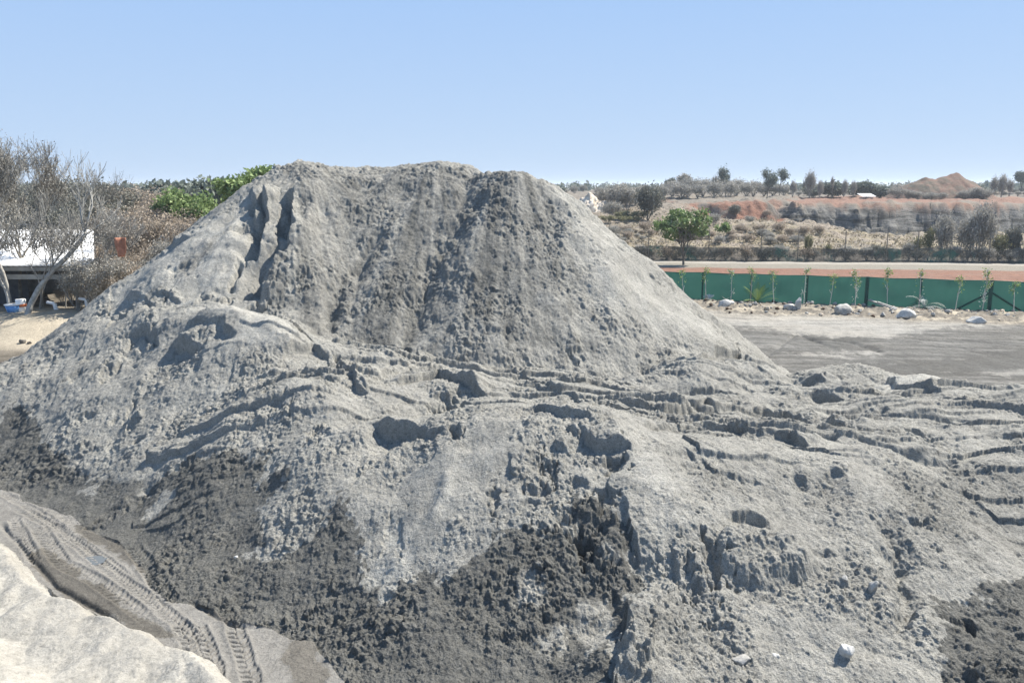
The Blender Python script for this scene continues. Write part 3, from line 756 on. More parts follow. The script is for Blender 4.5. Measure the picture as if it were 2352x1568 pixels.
def sheet_object(name, faces_mask, mat):
    """cuts the faces of one owner out of the sheet"""
    nr, ntt = SHAPE
    fi, fj = np.nonzero(faces_mask)
    a = fi * ntt + fj
    quads = np.stack([a, a + 1, a + ntt + 1, a + ntt], 1)[:, ::-1]
    used, inv = np.unique(quads, return_inverse=True)
    quads = inv.reshape(quads.shape)
    co = np.stack([XN.ravel()[used], YN.ravel()[used], ZZ.ravel()[used]], 1)
    org = np.array([co[:, 0].mean(), co[:, 1].mean(), 0.0], np.float32)
    me = fast_mesh(name, co - org, quads, mat)
    col = np.stack([DAMP_SHADE.ravel()[used], PALEM.ravel()[used], BROWN.ravel()[used], np.ones(len(used))], 1)
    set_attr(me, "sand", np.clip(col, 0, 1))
    return link(name, me, loc=tuple(org))

fo = OWNER[:-1, :-1]
path_m = (fo == 0) & (XX[:-1, :-1] < 2) & (YY[:-1, :-1] < 33)
tag(sheet_object("path", path_m, GRND), kind="structure")
tag(sheet_object("ground", (fo == 0) & ~path_m, GRND), kind="structure")
for k, lab, g in (
    (MAIN, "tallest grey sand heap, its ribbed cone filling the middle of the skyline", 1),
    (LEFT, "rounded grey sand heap slumped against the left foot of the tallest heap", 1),
    (TERR, "low spread of grey sand with many thin broken ledges below the tallest heap", 1),
    (FRONT, "steep grey sand heap in front with a dark wet base and a pale right rim", 1),
    (RIGHT, "grey sand heap with a big bulging clump and pale stones in its face", 1),
    (EDGE, "grey sand heap at the right picture edge with a dark wet lower corner", 1),
    (PALE, "low pale whitish sand ridge between the ledged sand and the yard", 1),
    (CORNER, "smooth whitish dust heap beside the tyre tracks in the bottom left corner", 1),
    (KNOB, "tiny grey sand hump alone on the dark yard floor", 1)):
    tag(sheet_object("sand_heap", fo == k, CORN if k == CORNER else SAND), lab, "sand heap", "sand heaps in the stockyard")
# ------------------------------------------------------------------ land beyond the yard
def far_hit(u, v, r0=60.0, r1=900.0):
    d = ray(u, v); rs = np.exp(np.linspace(math.log(r0), math.log(r1), 1500)); t = rs / d[1]
    x, y, z = d[0] * t, rs, CAM_H + d[2] * t
    g = ground_z(x, y); b = z < g
    i = b.argmax() if b.any() else len(rs) - 1
    return np.array([x[i], y[i], g[i]])

def gz(x, y): return float(ground_z(np.array([x], np.float32), np.array([y], np.float32))[0])

FR = np.concatenate([np.arange(RT[-1] - .1, 180, .34), np.exp(np.arange(math.log(180), math.log(600), .009)), np.exp(np.arange(math.log(600), math.log(9000), .03))])
FT = np.concatenate([np.arange(R(-64), R(-41), .008), np.arange(R(-41), R(41), .0022), np.arange(R(41), R(64), .008)])
FX = (FR[:, None] * np.sin(FT)[None]).astype(np.float32); FY = (FR[:, None] * np.cos(FT)[None]).astype(np.float32)
FZ = ground_z(FX, FY) - .012
right = sstep(-8, -2, FX)
q = FY + .09 * (FX - 14.6)
rough = right * sstep(92, 108, FY) * (1 - sstep(350, 700, FY))
w1, v1 = worley(FX / 3.2, FY / 3.2, 201); w2, v2 = worley(FX / 1.3, FY / 1.3, 202)
FZ = FZ + rough * (.5 * np.clip(1 - (w1 / .6) ** 2, 0, 1) * sstep(.55, 1, v1) + .3 * np.clip(1 - (w2 / .6) ** 2, 0, 1) * sstep(.4, 1, v2))
pitm = sstep(49, 57, FX) * sstep(122, 130, FY) * (1 - sstep(176, 180, FY))
FZ = FZ + pitm * (1.0 * fbm(FX / 3.0, FY / 1.6, 205, 4, .65)) * (1 - sstep(166, 173, FY))
stp = 1.15; fz = FZ / stp + .35 * fbm(FX / 6, FY / 20, 206, 3); FZ = FZ + pitm * .75 * sstep(148, 154, FY) * (1 - sstep(170, 174, FY)) * (np.floor(fz) + sstep(.25, .75, fz - np.floor(fz)) - fz) * stp
gy = np.gradient(FZ, axis=0) / np.gradient(FY, axis=0)
steep = sstep(.35, .9, gy)
red = np.zeros(FX.shape, np.float32); tan = np.zeros_like(red); rock = np.zeros_like(red); pale = np.zeros_like(red); road = np.zeros_like(red); grass = np.zeros_like(red)
nz = fbm(FX / 7, FY / 5, 207, 4, .6); nz2 = fbm(FX / 2.2, FY / 2.2, 211, 4, .6)
tan = right * sstep(90, 95, FY) * (1 - sstep(150, 165, FY)) * np.clip(.75 + .6 * nz, 0, 1)
grass = right * sstep(94, 100, FY) * (1 - sstep(122, 130, FY)) * sstep(-.1, .4, nz2) * .7
rock = pitm * sstep(146, 154, FY) * (1 - sstep(172.5, 174, FY + nz)) * sstep(3.9, 3.2, FZ + .5 * nz)
def fstain(arr, uv, val, soft=1.2, jag=3.0):
    w = np.array([far_hit(u, v) for u, v in uv]); d, _, _, _ = poly_dist(FX, FY, w, True)
    sd = np.where(inside(FX, FY, w), d, -d) + jag * fbm(FX / 6, FY / 6, 215, 4, .6)
    np.maximum(arr, val * sstep(-soft, soft, sd), out=arr)
fstain(red, [(1590, 484), (1680, 478), (1740, 474), (1830, 468), (1850, 480), (1800, 492), (1790, 512), (1740, 508), (1690, 496), (1600, 500)], 1.0, 1.0, 2.2)
fstain(red, [(1480, 458), (1540, 458), (1540, 466), (1480, 468)], .6, 1, 2)
fstain(red, [(1830, 452), (1960, 450), (2352, 455), (2500, 458), (2500, 464), (1960, 466), (1840, 464)], .75, 1.0, 2.5)
fstain(tan, [(1790, 478), (1860, 476), (1880, 540), (1700, 545), (1680, 512), (1780, 510)], 1.0, 1.0, 3)
cutm = sstep(32, 38, FX) * (1 - sstep(52, 58, FX)) * sstep(152, 158, FY) * (1 - sstep(168, 171, FY))
red = np.maximum(red, cutm * sstep(-.5, .1, nz) * .95)
red = np.maximum(red, pitm * sstep(163, 167, FY) * sstep(1.8, 3.6, FZ) * .75 * sstep(-.3, .3, nz))
# lanes behind the green fence
nq = .5 * perlin(FX / 3, FY / 3, 221)
inr = right * sstep(4, 8, FX)
pale = inr * sstep(86.0, 86.6, q + nq) * (1 - sstep(88.2, 88.8, q + nq * .6))
road = inr * sstep(80.8, 81.4, q + nq) * (1 - sstep(86.0, 86.6, q + nq))
red = np.maximum(red, inr * sstep(66.0, 67.0, q) * (1 - sstep(81.0, 81.8, q + 1.2 * nq)) * (.85 + .15 * nz2))
me = None
nr, ntt = FX.shape
ii = (np.arange(nr - 1)[:, None] * ntt + np.arange(ntt - 1)[None]).ravel()
quads = np.stack([ii, ii + 1, ii + ntt + 1, ii + ntt], 1)[:, ::-1]
me = fast_mesh("hillside", np.stack([FX.ravel(), FY.ravel(), FZ.ravel()], 1), quads)
set_attr(me, "soil", np.stack([red.ravel(), tan.ravel(), rock.ravel(), np.ones(red.size)], 1))
set_attr(me, "lane", np.stack([pale.ravel(), road.ravel(), grass.ravel(), np.ones(red.size)], 1))
m, n, b = nodes_of("scrub_soil")
tc = N(n, "ShaderNodeTexCoord").outputs["Object"]
a1 = N(n, "ShaderNodeAttribute", attribute_name="soil"); s1 = N(n, "ShaderNodeSeparateColor"); n.links.new(a1.outputs["Color"], s1.inputs[0])
a2 = N(n, "ShaderNodeAttribute", attribute_name="lane"); s2 = N(n, "ShaderNodeSeparateColor"); n.links.new(a2.outputs["Color"], s2.inputs[0])
nA = noise(n, .22, 6, .65, .3, tc).outputs[0]; nB = noise(n, 1.6, 5, .7, 0, tc).outputs[0]
mp = N(n, "ShaderNodeMapping"); n.links.new(tc, mp.inputs["Vector"]); mp.inputs["Scale"].default_value = (.10, .10, .75)
nC = noise(n, 1.0, 8, .72, .8, mp.outputs[0]).outputs[0]
c = mixc(n, nA, (.13, .12, .10), (.24, .20, .155))
c = mixc(n, s1.outputs[1], c, ramp(n, nB, [(.32, (.07, .062, .05)), (.46, (.22, .185, .14)), (.6, (.30, .25, .195)), (.75, (.44, .385, .315))]))
c = mixc(n, s2.outputs[2], c, ramp(n, nB, [(.3, (.16, .14, .085)), (.7, (.42, .35, .22))]))
c = mixc(n, s1.outputs[0], c, ramp(n, nB, [(.25, (.13, .058, .036)), (.75, (.29, .145, .092))]))
c = mixc(n, s1.outputs[2], c, ramp(n, nC, [(.34, (.012, .013, .012)), (.46, (.05, .049, .046)), (.54, (.17, .166, .152)), (.60, (.03, .03, .029)), (.70, (.21, .203, .185))]))
c = mixc(n, s2.outputs[1], c, ramp(n, nB, [(.2, (.19, .175, .14)), (.8, (.27, .245, .20))]))
c = mixc(n, s2.outputs[0], c, ramp(n, nB, [(.2, (.30, .28, .235)), (.8, (.38, .352, .30))]))
c = mixc(n, 1.0, c, (.80, .80, .80), 'MULTIPLY')
n.links.new(c, b.inputs["Base Color"])
bu = N(n, "ShaderNodeBump", Strength=.7, Distance=.4); n.links.new(nB, bu.inputs["Height"]); n.links.new(bu.outputs[0], b.inputs["Normal"])
me.materials.append(m)
tag(link("hillside", me), kind="structure")

# ------------------------------------------------------------------ plants
def plain(name, col, var=.35, rough=.85, scale=3.0):
    m, n, b = nodes_of(name)
    tc = N(n, "ShaderNodeTexCoord").outputs["Object"]
    nn = noise(n, scale, 4, .6, 0, tc).outputs[0]
    lo = tuple(c * (1 - var) for c in col); hi = tuple(min(c * (1 + var), .95) for c in col)
    n.links.new(ramp(n, nn, [(.3, lo), (.7, hi)]), b.inputs["Base Color"]); b.inputs["Roughness"].default_value = rough
    return m

def leaf_material(name, cols, trans=.25):
    m, n, b = nodes_of(name)
    at = N(n, "ShaderNodeAttribute", attribute_name="tint"); sp = N(n, "ShaderNodeSeparateColor"); n.links.new(at.outputs["Color"], sp.inputs[0])
    k = len(cols); c = ramp(n, sp.outputs[0], [(i / (k - 1), col) for i, col in enumerate(cols)])
    n.links.new(c, b.inputs["Base Color"]); b.inputs["Roughness"].default_value = .7
    t = N(n, "ShaderNodeBsdfTranslucent"); n.links.new(c, t.inputs[0])
    mx = N(n, "ShaderNodeMixShader"); mx.inputs[0].default_value = trans
    o = [x for x in n.nodes if x.type == 'OUTPUT_MATERIAL'][0]
    n.links.new(b.outputs[0], mx.inputs[1]); n.links.new(t.outputs[0], mx.inputs[2]); n.links.new(mx.outputs[0], o.inputs[0])
    return m

BARK_PALE = plain("pale_bark", (.34, .33, .30), .3, scale=6)
BARK_DARK = plain("dark_bark", (.15, .138, .118), .4, scale=6)
TWIG = plain("grey_twig", (.25, .24, .22), .3, scale=2)
L_GREEN = leaf_material("green_leaf", [(.085, .135, .045), (.17, .245, .09), (.27, .345, .15)])
L_LIME = leaf_material("light_green_leaf", [(.10, .16, .035), (.19, .27, .075), (.27, .34, .13)])
L_TAN = leaf_material("dry_leaf", [(.20, .165, .125), (.36, .30, .235), (.50, .43, .34)])
L_GREY = leaf_material("grey_leaf", [(.19, .182, .16), (.31, .297, .262), (.44, .42, .37)])
L_DARK = leaf_material("dark_leaf", [(.095, .098, .08), (.16, .162, .135), (.25, .245, .205)])
L_OLIVE = leaf_material("olive_leaf", [(.11, .115, .055), (.20, .195, .10), (.31, .29, .17)])
L_SAGE = leaf_material('sage_leaf', [(.10, .15, .05), (.19, .26, .10), (.30, .37, .17)])
L_FAR = leaf_material("far_leaf", [(.09, .115, .095), (.14, .165, .135), (.20, .22, .185)])
L_SILVER = leaf_material("silver_leaf", [(.24, .26, .22), (.40, .42, .37), (.55, .56, .52)])

class Grow:
    """a branching skeleton: straight pieces with radii, and the points where it ends"""
    def __init__(self, seed): self.r = random.Random(seed); self.seg = []; self.tips = []
    def rnd(self, a, b): return self.r.uniform(a, b)
    def branch(self, p, d, length, rad, depth, forks=(2, 3), spread=.6, wob=.18, up=.12, steps=4, shrink=.68, rshrink=.6):
        for i in range(steps):
            d = (d + Vector((self.rnd(-wob, wob), self.rnd(-wob, wob), self.rnd(-wob, wob) + up))).normalized()
            q = p + d * (length / steps)
            r2 = rad * (1 - (1 - rshrink) / steps)
            self.seg.append((p, q, rad, r2, depth)); p, rad = q, r2
            if depth > 0 and i >= 1 and self.r.random() < .45:
                self.side(p, d, length * shrink, rad * .6, depth - 1, forks, spread, wob, up, steps, shrink, rshrink)
            if depth <= 1: self.tips.append(p)
        if depth > 0:
            for _ in range(self.r.randint(*forks)):
                self.side(p, d, length * shrink * self.rnd(.75, 1.2), rad * .8, depth - 1, forks, spread, wob, up, steps, shrink, rshrink)
        else: self.tips.append(p)
    def side(self, p, d, *a):
        spread = a[4]
        o = Vector((self.rnd(-1, 1), self.rnd(-1, 1), self.rnd(-.4, 1)))
        self.branch(p, (d + o * spread).normalized(), *a)
    def wood(self, name, mat, rmin=.004, ks=(3, 3, 4, 6, 7)):
        V, F = [], []
        for p, q, r0, r1, dep in self.seg:
            k = 4; t = (q - p).normalized(); a = t.cross(Vector((.31, .22, .92))).normalized(); b = t.cross(a); base = len(V)
            k = ks[min(dep, len(ks) - 1)]
            for (c, rr) in ((p, max(r0, rmin)), (q, max(r1, rmin))):
                for j in range(k):
                    w = 2 * math.pi * j / k; V.append(c + (a * math.cos(w) + b * math.sin(w)) * rr)
            for j in range(k):
                F.append((base + j, base + (j + 1) % k, base + k + (j + 1) % k, base + k + j))
        return fast_mesh(name, np.array([tuple(v) for v in V]), np.array(F), mat)

def leaves(name, centres, per, size, spread, mat, seed=0, flat=.0, keep=1.0, tint_by=None):
    rs = np.random.RandomState(seed)
    c = np.array([tuple(p) for p in centres], np.float32)
    if keep < 1: c = c[rs.rand(len(c)) < keep]
    bias = rs.rand(len(c)) * .5
    c2 = np.repeat(c, per, 0) + rs.normal(0, 1, (len(c) * per, 3)).astype(np.float32) * np.array([spread, spread, spread * (1 - flat)], np.float32)
    k = len(c2); sz = size * (.6 + .8 * rs.rand(k))[:, None]
    a = rs.normal(0, 1, (k, 3)); a /= np.linalg.norm(a, axis=1)[:, None]
    b = np.cross(a, rs.normal(0, 1, (k, 3))); b /= np.linalg.norm(b, axis=1)[:, None]
    v = np.stack([c2 - a * sz, c2 + b * sz * .55, c2 + a * sz, c2 - b * sz * .55], 1).reshape(-1, 3)
    me = fast_mesh(name, v, np.arange(k * 4).reshape(-1, 4), mat, False)
    tint = np.clip(np.repeat(bias, per) + rs.rand(k) * .5, 0, 1)
    col = np.repeat(tint, 4); set_attr(me, "tint", np.stack([col, col, col, np.ones_like(col)], 1))
    return me

def bare_tree_mesh(seed, h=8, rad=.14, lean=(0, 0), depth=5, spread=.6, wob=.2, mat=BARK_PALE, rmin=.007, forks=(2, 3), frac=.30):
    g = Grow(seed)
    g.branch(Vector((0, 0, 0)), Vector((lean[0], lean[1], 1)).normalized(), h * frac, rad, depth, forks, spread, wob, .10, 4, .74, .62)
    top = max(p.z for p in g.tips); s = h / top
    g.seg = [(p * s, q * s, a, b_, d) for p, q, a, b_, d in g.seg]; g.tips = [t * s for t in g.tips]
    return g, g.wood("wood", mat, rmin)

def shrub_mesh(seed, h=3.0, stems=7, mat_w=TWIG, depth=2, rad=.035, spread=.75, rmin=.009):
    g = Grow(seed)
    for i in range(stems):
        w = 2 * math.pi * i / stems + g.rnd(-.4, .4); o = Vector((math.cos(w), math.sin(w), 0))
        g.branch(o * g.rnd(.0, .05), (o * g.rnd(.2, .9) + Vector((0, 0, 1))).normalized(), h * .42, rad, depth, (2, 3), spread, .25, .12, 4, .62, .6)
    top = max(p.z for p in g.tips); s = h / top
    g.seg = [(p * s, q * s, a, b_, d) for p, q, a, b_, d in g.seg]; g.tips = [t * s for t in g.tips]
    return g, g.wood("wood", mat_w, rmin)

def plant(name, label, cat, loc, wood, crown=None, group=None, rz=0.0, scale=1.0, names=("trunk", "crown")):
    o = link(name, None, None, loc, (0, 0, rz), scale); o.empty_display_size = .3
    tag(o, label, cat, group)
    link(names[0], wood, o)
    if crown is not None: link(names[1], crown, o)
    return o

rnd = random.Random(5)
def at_px(u, v, Y):
    p = P(u, v, Y); return p[0], gz(p[0], Y)

# green tree beside the far road
p = far_hit(1570, 606); px, py = p[0], 83.4
px = P(1570, 606, py)[0]
g = Grow(31)
base = gz(px, py)
g.branch(Vector((0, 0, 0)), Vector((.05, 0, 1)), 1.5, .13, 4, (3, 4), .85, .16, .04, 4, .74, .66)
wood = g.wood("trunk", BARK_DARK, .012)
rs = random.Random(4)
blobs = [(-2.5, 0, 4.0), (-1.7, .5, 4.5), (-1.8, -.5, 3.6), (-.9, .3, 5.0), (-.7, -.6, 4.3), (-.6, 0, 3.3), (.2, .6, 5.0), (.4, -.5, 4.5), (.3, 0, 3.7), (1.3, .3, 4.9), (1.5, -.4, 4.2), (1.2, .5, 3.3), (2.1, 0, 4.6), (2.0, .2, 3.5), (-1.4, .2, 3.0), (-2.9, .1, 4.1), (1.8, .1, 5.3), (-.9, .2, 5.4), (.4, .2, 3.0), (-1.7, 0, 4.0)]
pts = []
for (bx, by, bz) in blobs:
    for _ in range(26):
        v = Vector((rs.gauss(0, 1), rs.gauss(0, 1), rs.gauss(0, .62))).normalized() * rs.uniform(.35, 1) ** .5 * .72
        pts.append((bx * .93 + v.x, by * 1.6 + v.y, bz + v.z * .72))
crown = leaves("crown", pts, 7, .15, .16, L_GREEN, 3, .2)
plant("tree", "lone green umbrella crowned tree on the red verge beside the far road", "tree", (px, py, base), wood, crown)
bx, by_ = P(1662, 528, 96)[0], 96
g2, w2 = shrub_mesh(77, 2.2, 3); cr2 = leaves("crown", [t for t in g2.tips if t.z > 1.5], 3, .16, .14, L_GREEN, 5)
plant("sapling", "small bright green sprig right of the lone green tree", "sapling", (bx, by_, gz(bx, by_) + 1.3), w2, cr2)

# plants of the far plateau: a few kinds, many individuals
KINDS_ = []
for i in range(4):
    g, w = shrub_mesh(200 + i, 3.0, 9, depth=2, rad=.05, rmin=.022)
    KINDS_.append((w, leaves("foliage", g.tips, 4, .10, .30, L_GREY, 40 + i)))
KT = []
for i in range(2):
    g, w = shrub_mesh(220 + i, 3.0, 8, depth=2, rad=.05, rmin=.02)
    KT.append((w, leaves("foliage", g.tips, 4, .10, .30, L_TAN, 50 + i)))
KD = []
for i in range(3):
    g, w = shrub_mesh(240 + i, 3.0, 8, BARK_DARK, depth=2, rad=.05, spread=.9, rmin=.02)
    KD.append((w, leaves("foliage", g.tips, 8, .12, .34, L_DARK, 60 + i)))
KO = []
for i in range(2):
    g, w = shrub_mesh(260 + i, 3.0, 5, depth=2, rad=.045, spread=.5, rmin=.02)
    KO.append((w, leaves("foliage", g.tips, 4, .13, .24, L_OLIVE, 70 + i)))
KF = []
for i in range(3):
    g, w = shrub_mesh(280 + i, 3.0, 8, BARK_DARK, depth=2, rad=.06, spread=.9, rmin=.03)
    KF.append((w, leaves("foliage", g.tips, 9, .22, .34, L_FAR, 80 + i, .2)))

def put(kind, name, label, cat, u, v, group, h, sx=1.0, far=None, names=("stem", "foliage")):
    p = far_hit(u, v) if far is None else np.array([P(u, v, far)[0], far, 0]); p[2] = gz(p[0], p[1])
    w, f = kind[rnd.randrange(len(kind))]
    s = h / 3.0
    o = plant(name, label, cat, (p[0], p[1], p[2] - .05), w, f, group, rnd.uniform(0, 6.28), (s * sx, s * sx, s), names)
    return o

# dense leafless thicket in the middle of the plateau edge
for (u, v, h) in [(1520, 458, 3.0), (1545, 454, 4.2), (1565, 457, 3.4), (1580, 453, 4.6), (1602, 456, 3.2), (1615, 453, 4.8), (1640, 455, 3.6), (1655, 452, 5.0), (1675, 454, 3.8), (1690, 452, 4.6), (1712, 453, 3.6), (1730, 452, 4.2), (1755, 452, 3.4), (1775, 451, 3.4), (1800, 451, 2.8)]:
    put(KINDS_, "thicket_shrub", "grey leafless shrub in the dense thicket above the red soil cut", "shrub", u, v, "leafless thicket above the red cut", h, 1.35)
for (u, v, h) in [(1290, 452, 2.4), (1320, 447, 2.6), (1375, 450, 2.2), (1395, 476, 3.4), (1420, 484, 4.4), (1440, 488, 4.0), (1460, 470, 3.0), (1405, 500, 2.4), (1450, 458, 2.6), (1340, 442, 2.6), (1480, 448, 2.8), (1510, 446, 2.6)]:
    put(KINDS_, "scrub_bush", "grey scrub bush on the rubble slope between tall sand heap and dark trunked tree", "bush", u, v, "scrub on the rubble slope", h, 1.2)
for (u, v, h) in [(1420, 508, 1.4), (1445, 506, 1.5), (1470, 503, 1.3), (1395, 512, 1.2), (1460, 512, 1.0), (1435, 512, 1.1)]:
    put(KO, "grassy_bush", "low yellow green bush on the rubble slope left of the lone green tree", "bush", u, v, "yellow green bushes on the slope", h, 1.9)
for i in range(58):
    u = 1815 + (2400 - 1815) * (i + rnd.uniform(-.4, .4)) / 58; v = rnd.choice((441, 444, 447, 449, 451))
    k = rnd.random()
    put(KINDS_ if k < .6 else KD if k < .8 else KT, "plateau_bush", "low grey brown bush in the scrub band above the quarry face", "bush", u, v, "scrub band above the quarry face", rnd.uniform(1.0, 1.9), 1.5)
put(KD, "tree", "dark bushy tree with a visible trunk upslope left of the lone green tree", "tree", 1488, 508, None, 5.2, .75, names=("trunk", "crown"))
put(KD, "bush", "dark round bush in the red soil cut above the lone green tree", "bush", 1688, 498, None, 2.0, 1.1)
put(KINDS_, "bush", "grey bush just right of the lone green tree crown", "bush", 1640, 520, None, 1.8, 1.2)
for (u, v, h) in [(1410, 545, 1.5), (1480, 535, 1.5), (1720, 515, 1.2), (1760, 505, 1.6), (1700, 538, 1.3), (1745, 540, 1.4), (1790, 538, 1.5), (1845, 545, 1.4), (1880, 540, 1.2)]:
    put(KT if rnd.random() < .6 else KINDS_, "dry_bush", "small dry bush on the tan bank behind the dark net fence", "bush", u, v, "dry bushes on the tan bank", h, 1.4)
for i in range(54):
    u = rnd.uniform(1400, 1850); v = rnd.uniform(534, 564)
    put(KT if rnd.random() < .6 else KINDS_, "dry_bush", "small dry bush on the tan bank behind the dark net fence", "bush", u, v, "dry bushes on the tan bank", rnd.uniform(.5, 1.2), 1.5)
# scrub growing on and below the quarry face
# trees standing against the sky
def skytree(u, v_top, v_base, Y, seed, mat, label, sx=1.0, narrow=False, dens=4, fork=(2, 3), keep=1.0, spread=.55, lean=0.0):
    b = P(u, v_base, Y); z0 = gz(b[0], Y); h = P(u, v_top, Y)[2] - z0
    g, w = bare_tree_mesh(seed, h, .05 * h / 3 + .03, (lean, 0), 4, spread, .16, BARK_DARK, .03, fork, .34)
    tips = [t for t in g.tips if t.z > h * .42]
    cr = leaves("crown", tips, dens, .026 * h, .06 * h, mat, seed, .1, keep)
    return plant("tree", label, "tree", (b[0], Y, z0 - .1), w, cr, None, 0, (sx, sx, 1))
skytree(1572, 401, 436, 240, 301, L_GREY, "wide grey domed tree on the skyline left of the two slender trees", 1.25, dens=6, spread=.8)
skytree(1537, 410, 436, 250, 302, L_FAR, "small pale tree on the skyline beside the wide grey domed tree", .9)
skytree(1668, 384, 440, 220, 303, L_FAR, "tall slender sparse tree on the skyline behind the leafless thicket", .8, dens=3, spread=.4, keep=.55)
skytree(1762, 388, 445, 215, 304, L_FAR, "left leaning sparse tree of the pair on the skyline", 1.0, dens=3, spread=.6, lean=.18, keep=.55)
skytree(1790, 389, 445, 222, 305, L_FAR, "right hand tree of the sparse pair on the skyline", .95, dens=3, spread=.6, lean=.12, keep=.5)
skytree(1911, 404, 452, 200, 306, L_GREY, "thin spindly tree on the skyline above the round green bush", .35, dens=1, spread=.4, keep=.4)
skytree(1845, 412, 445, 230, 307, L_FAR, "bare spindly young tree on the skyline between the sparse pair and the green bush", .35, dens=1, keep=.4)
skytree(2345, 396, 448, 260, 308, L_FAR, "broad dense tree cut by the right picture edge on the skyline", 1.2, dens=8, spread=.8)
skytree(1640, 402, 440, 230, 309, L_GREY, "wispy bare tree on the skyline left of the tall slender tree", .4, dens=1, keep=.4)
for (u, v, h, lab) in [(1912, 447, 5.6, "round dark green bush on the skyline below the thin spindly tree"), (1990, 446, 5.8, "dark green bush on the skyline left of the white roofed hut"), (2022, 444, 4.6, "pale rounded bush on the skyline left of the red earth mound"),
                       (2065, 447, 5.5, "grey tree at the left foot of the red earth mound"), (2252, 447, 4.4, "dark bush at the right foot of the red earth mound"), (1867, 446, 4.2, "dark bush on the skyline left of the round dark green bush"), (1440, 437, 4.0, "dome of dark foliage on the skyline right of the tall sand heap"), (1272, 436, 4.6, "flat topped dark tree on the skyline touching the right shoulder of the tall sand heap")]:
    put(KF if 'grey' not in lab else KINDS_, "bush", lab, "bush", u, v, None, h * .66, 1.4, far=215)
for (u, h) in ((1860, 6.5), (1938, 4.5), (1960, 4.0), (1882, 4.2), (1820, 4.2), (2283, 5.0), (2300, 5.5), (2318, 4.6)):
    put(KINDS_, "bare_sapling", "thin bare sapling poking above the scrub on the skyline", "sapling", u, 446, "thin bare saplings on the skyline", h, .4, far=210)
# dark hedge along the net fence
qf = lambda x: 89.2 - .09 * (x - 14.6)
for i in range(30):
    x = 10 + (64 - 10) * (i + rnd.uniform(-.45, .45)) / 30; y = qf(x) + rnd.uniform(.3, 1.6)
    k = KD if rnd.random() < .2 else KINDS_ if rnd.random() < .6 else KT
    w, f = k[rnd.randrange(len(k))]; h = rnd.uniform(.9, 1.6); s = h / 3
    plant("hedge_shrub", "dark grey shrub in the row along the dark net fence", "shrub", (x, y, gz(x, y)), w, f, "shrubs along the dark net fence", rnd.uniform(0, 6), (s * 1.2, s * 1.2, s), ("stem", "foliage"))
for (u, vt, kk, lab, sx) in [(2215, 482, KINDS_, "tall dark bushy tree in front of the quarry face near the right picture edge", .42), (2340, 480, KD, "dark tree at the right picture edge above the dark net fence", .5), (2280, 530, KD, "dark bushy tree with a bluish tint right of the tall dark bushy tree", .45),
                             (2105, 530, KO, "yellowish small tree left of the tall dark bushy tree", .6), (2255, 540, KO, "yellowish leafy tree low beside the tall dark bushy tree", .8), (2320, 545, KO, "yellowish small tree near the right picture edge", .7), (1845, 540, KO, "thin yellowish sapling above the dark net fence left of the quarry rock", .3),
                             (2190, 505, KINDS_, "grey twiggy tree left of the tall dark bushy tree", .55), (1890, 565, KO, "small yellowish shrub in the dark net fence row", .8), (2135, 500, KINDS_, "grey tall shrub right of the yellowish small tree", .5), (2065, 560, KINDS_, "grey shrub at the net fence below the dark rock", .8)]:
    x = P(u, 600, 91)[0]; y = qf(x) + 2.2; z0 = gz(x, y); h = P(u, vt, y)[2] - z0
    w, f = kk[rnd.randrange(len(kk))]; s = h / 3
    plant("tree", lab, "tree", (x, y, z0), w, f, None, rnd.uniform(0, 6), (s * sx, s * sx, s))
for (u, v, h) in [(2060, 446, 2.6), (2085, 448, 2.2), (2110, 449, 2.0), (2140, 449, 1.8), (2165, 450, 1.6), (2215, 449, 2.0), (2240, 447, 2.8), (2262, 446, 2.6), (2100, 442, 2.0), (2130, 443, 1.6)]:
    put(KINDS_, "mound_bush", "grey bush growing on the foot of the red brown earth mound", "bush", u, v, "bushes on the foot of the earth mound", h, 1.5, far=198)
# dry grass and low litter over the tan bank and the slope
rs = np.random.RandomState(44); cs = []
while len(cs) < 6800:
    th = rs.uniform(R(-6), R(42)); r = 92 / math.cos(th) + 62 * rs.rand() ** 1.6; x, y = r * math.sin(th), r * math.cos(th)
    if x > 48 and y > 126: continue
    if float(perlin(np.array([x / 5]), np.array([y / 5]), 231)[0]) + rs.uniform(-.4, .4) < -.05: continue
    cs.append((x, y, 0))
cs = np.array(cs); cs[:, 2] = ground_z(cs[:, 0].astype(np.float32), cs[:, 1].astype(np.float32)) + .12
L_DRYG = leaf_material("dry_grass_blade", [(.09, .08, .06), (.26, .22, .15), (.44, .38, .27)])
tag(link("dry_grass", leaves("dry_grass", cs, 5, .16, .22, L_DRYG, 45)), kind="stuff")
# far wood along the horizon
rs = np.random.RandomState(12)
cs = []
for i in range(660):
    th = rs.uniform(R(-46), R(46)); r = rs.uniform(330, 900); x, y = r * math.sin(th), r * math.cos(th); z = gz(x, y)
    h = rs.uniform(.8, 2.4) + r / 340
    for _ in range(14):
        cs.append((x + rs.normal(0, 2.2), y + rs.normal(0, 2.2), z + h * rs.uniform(.1, 1) ** .8))
me = leaves("far_wood", cs, 3, 1.0, .7, L_FAR, 9)
tag(link("far_wood", me), kind="stuff")
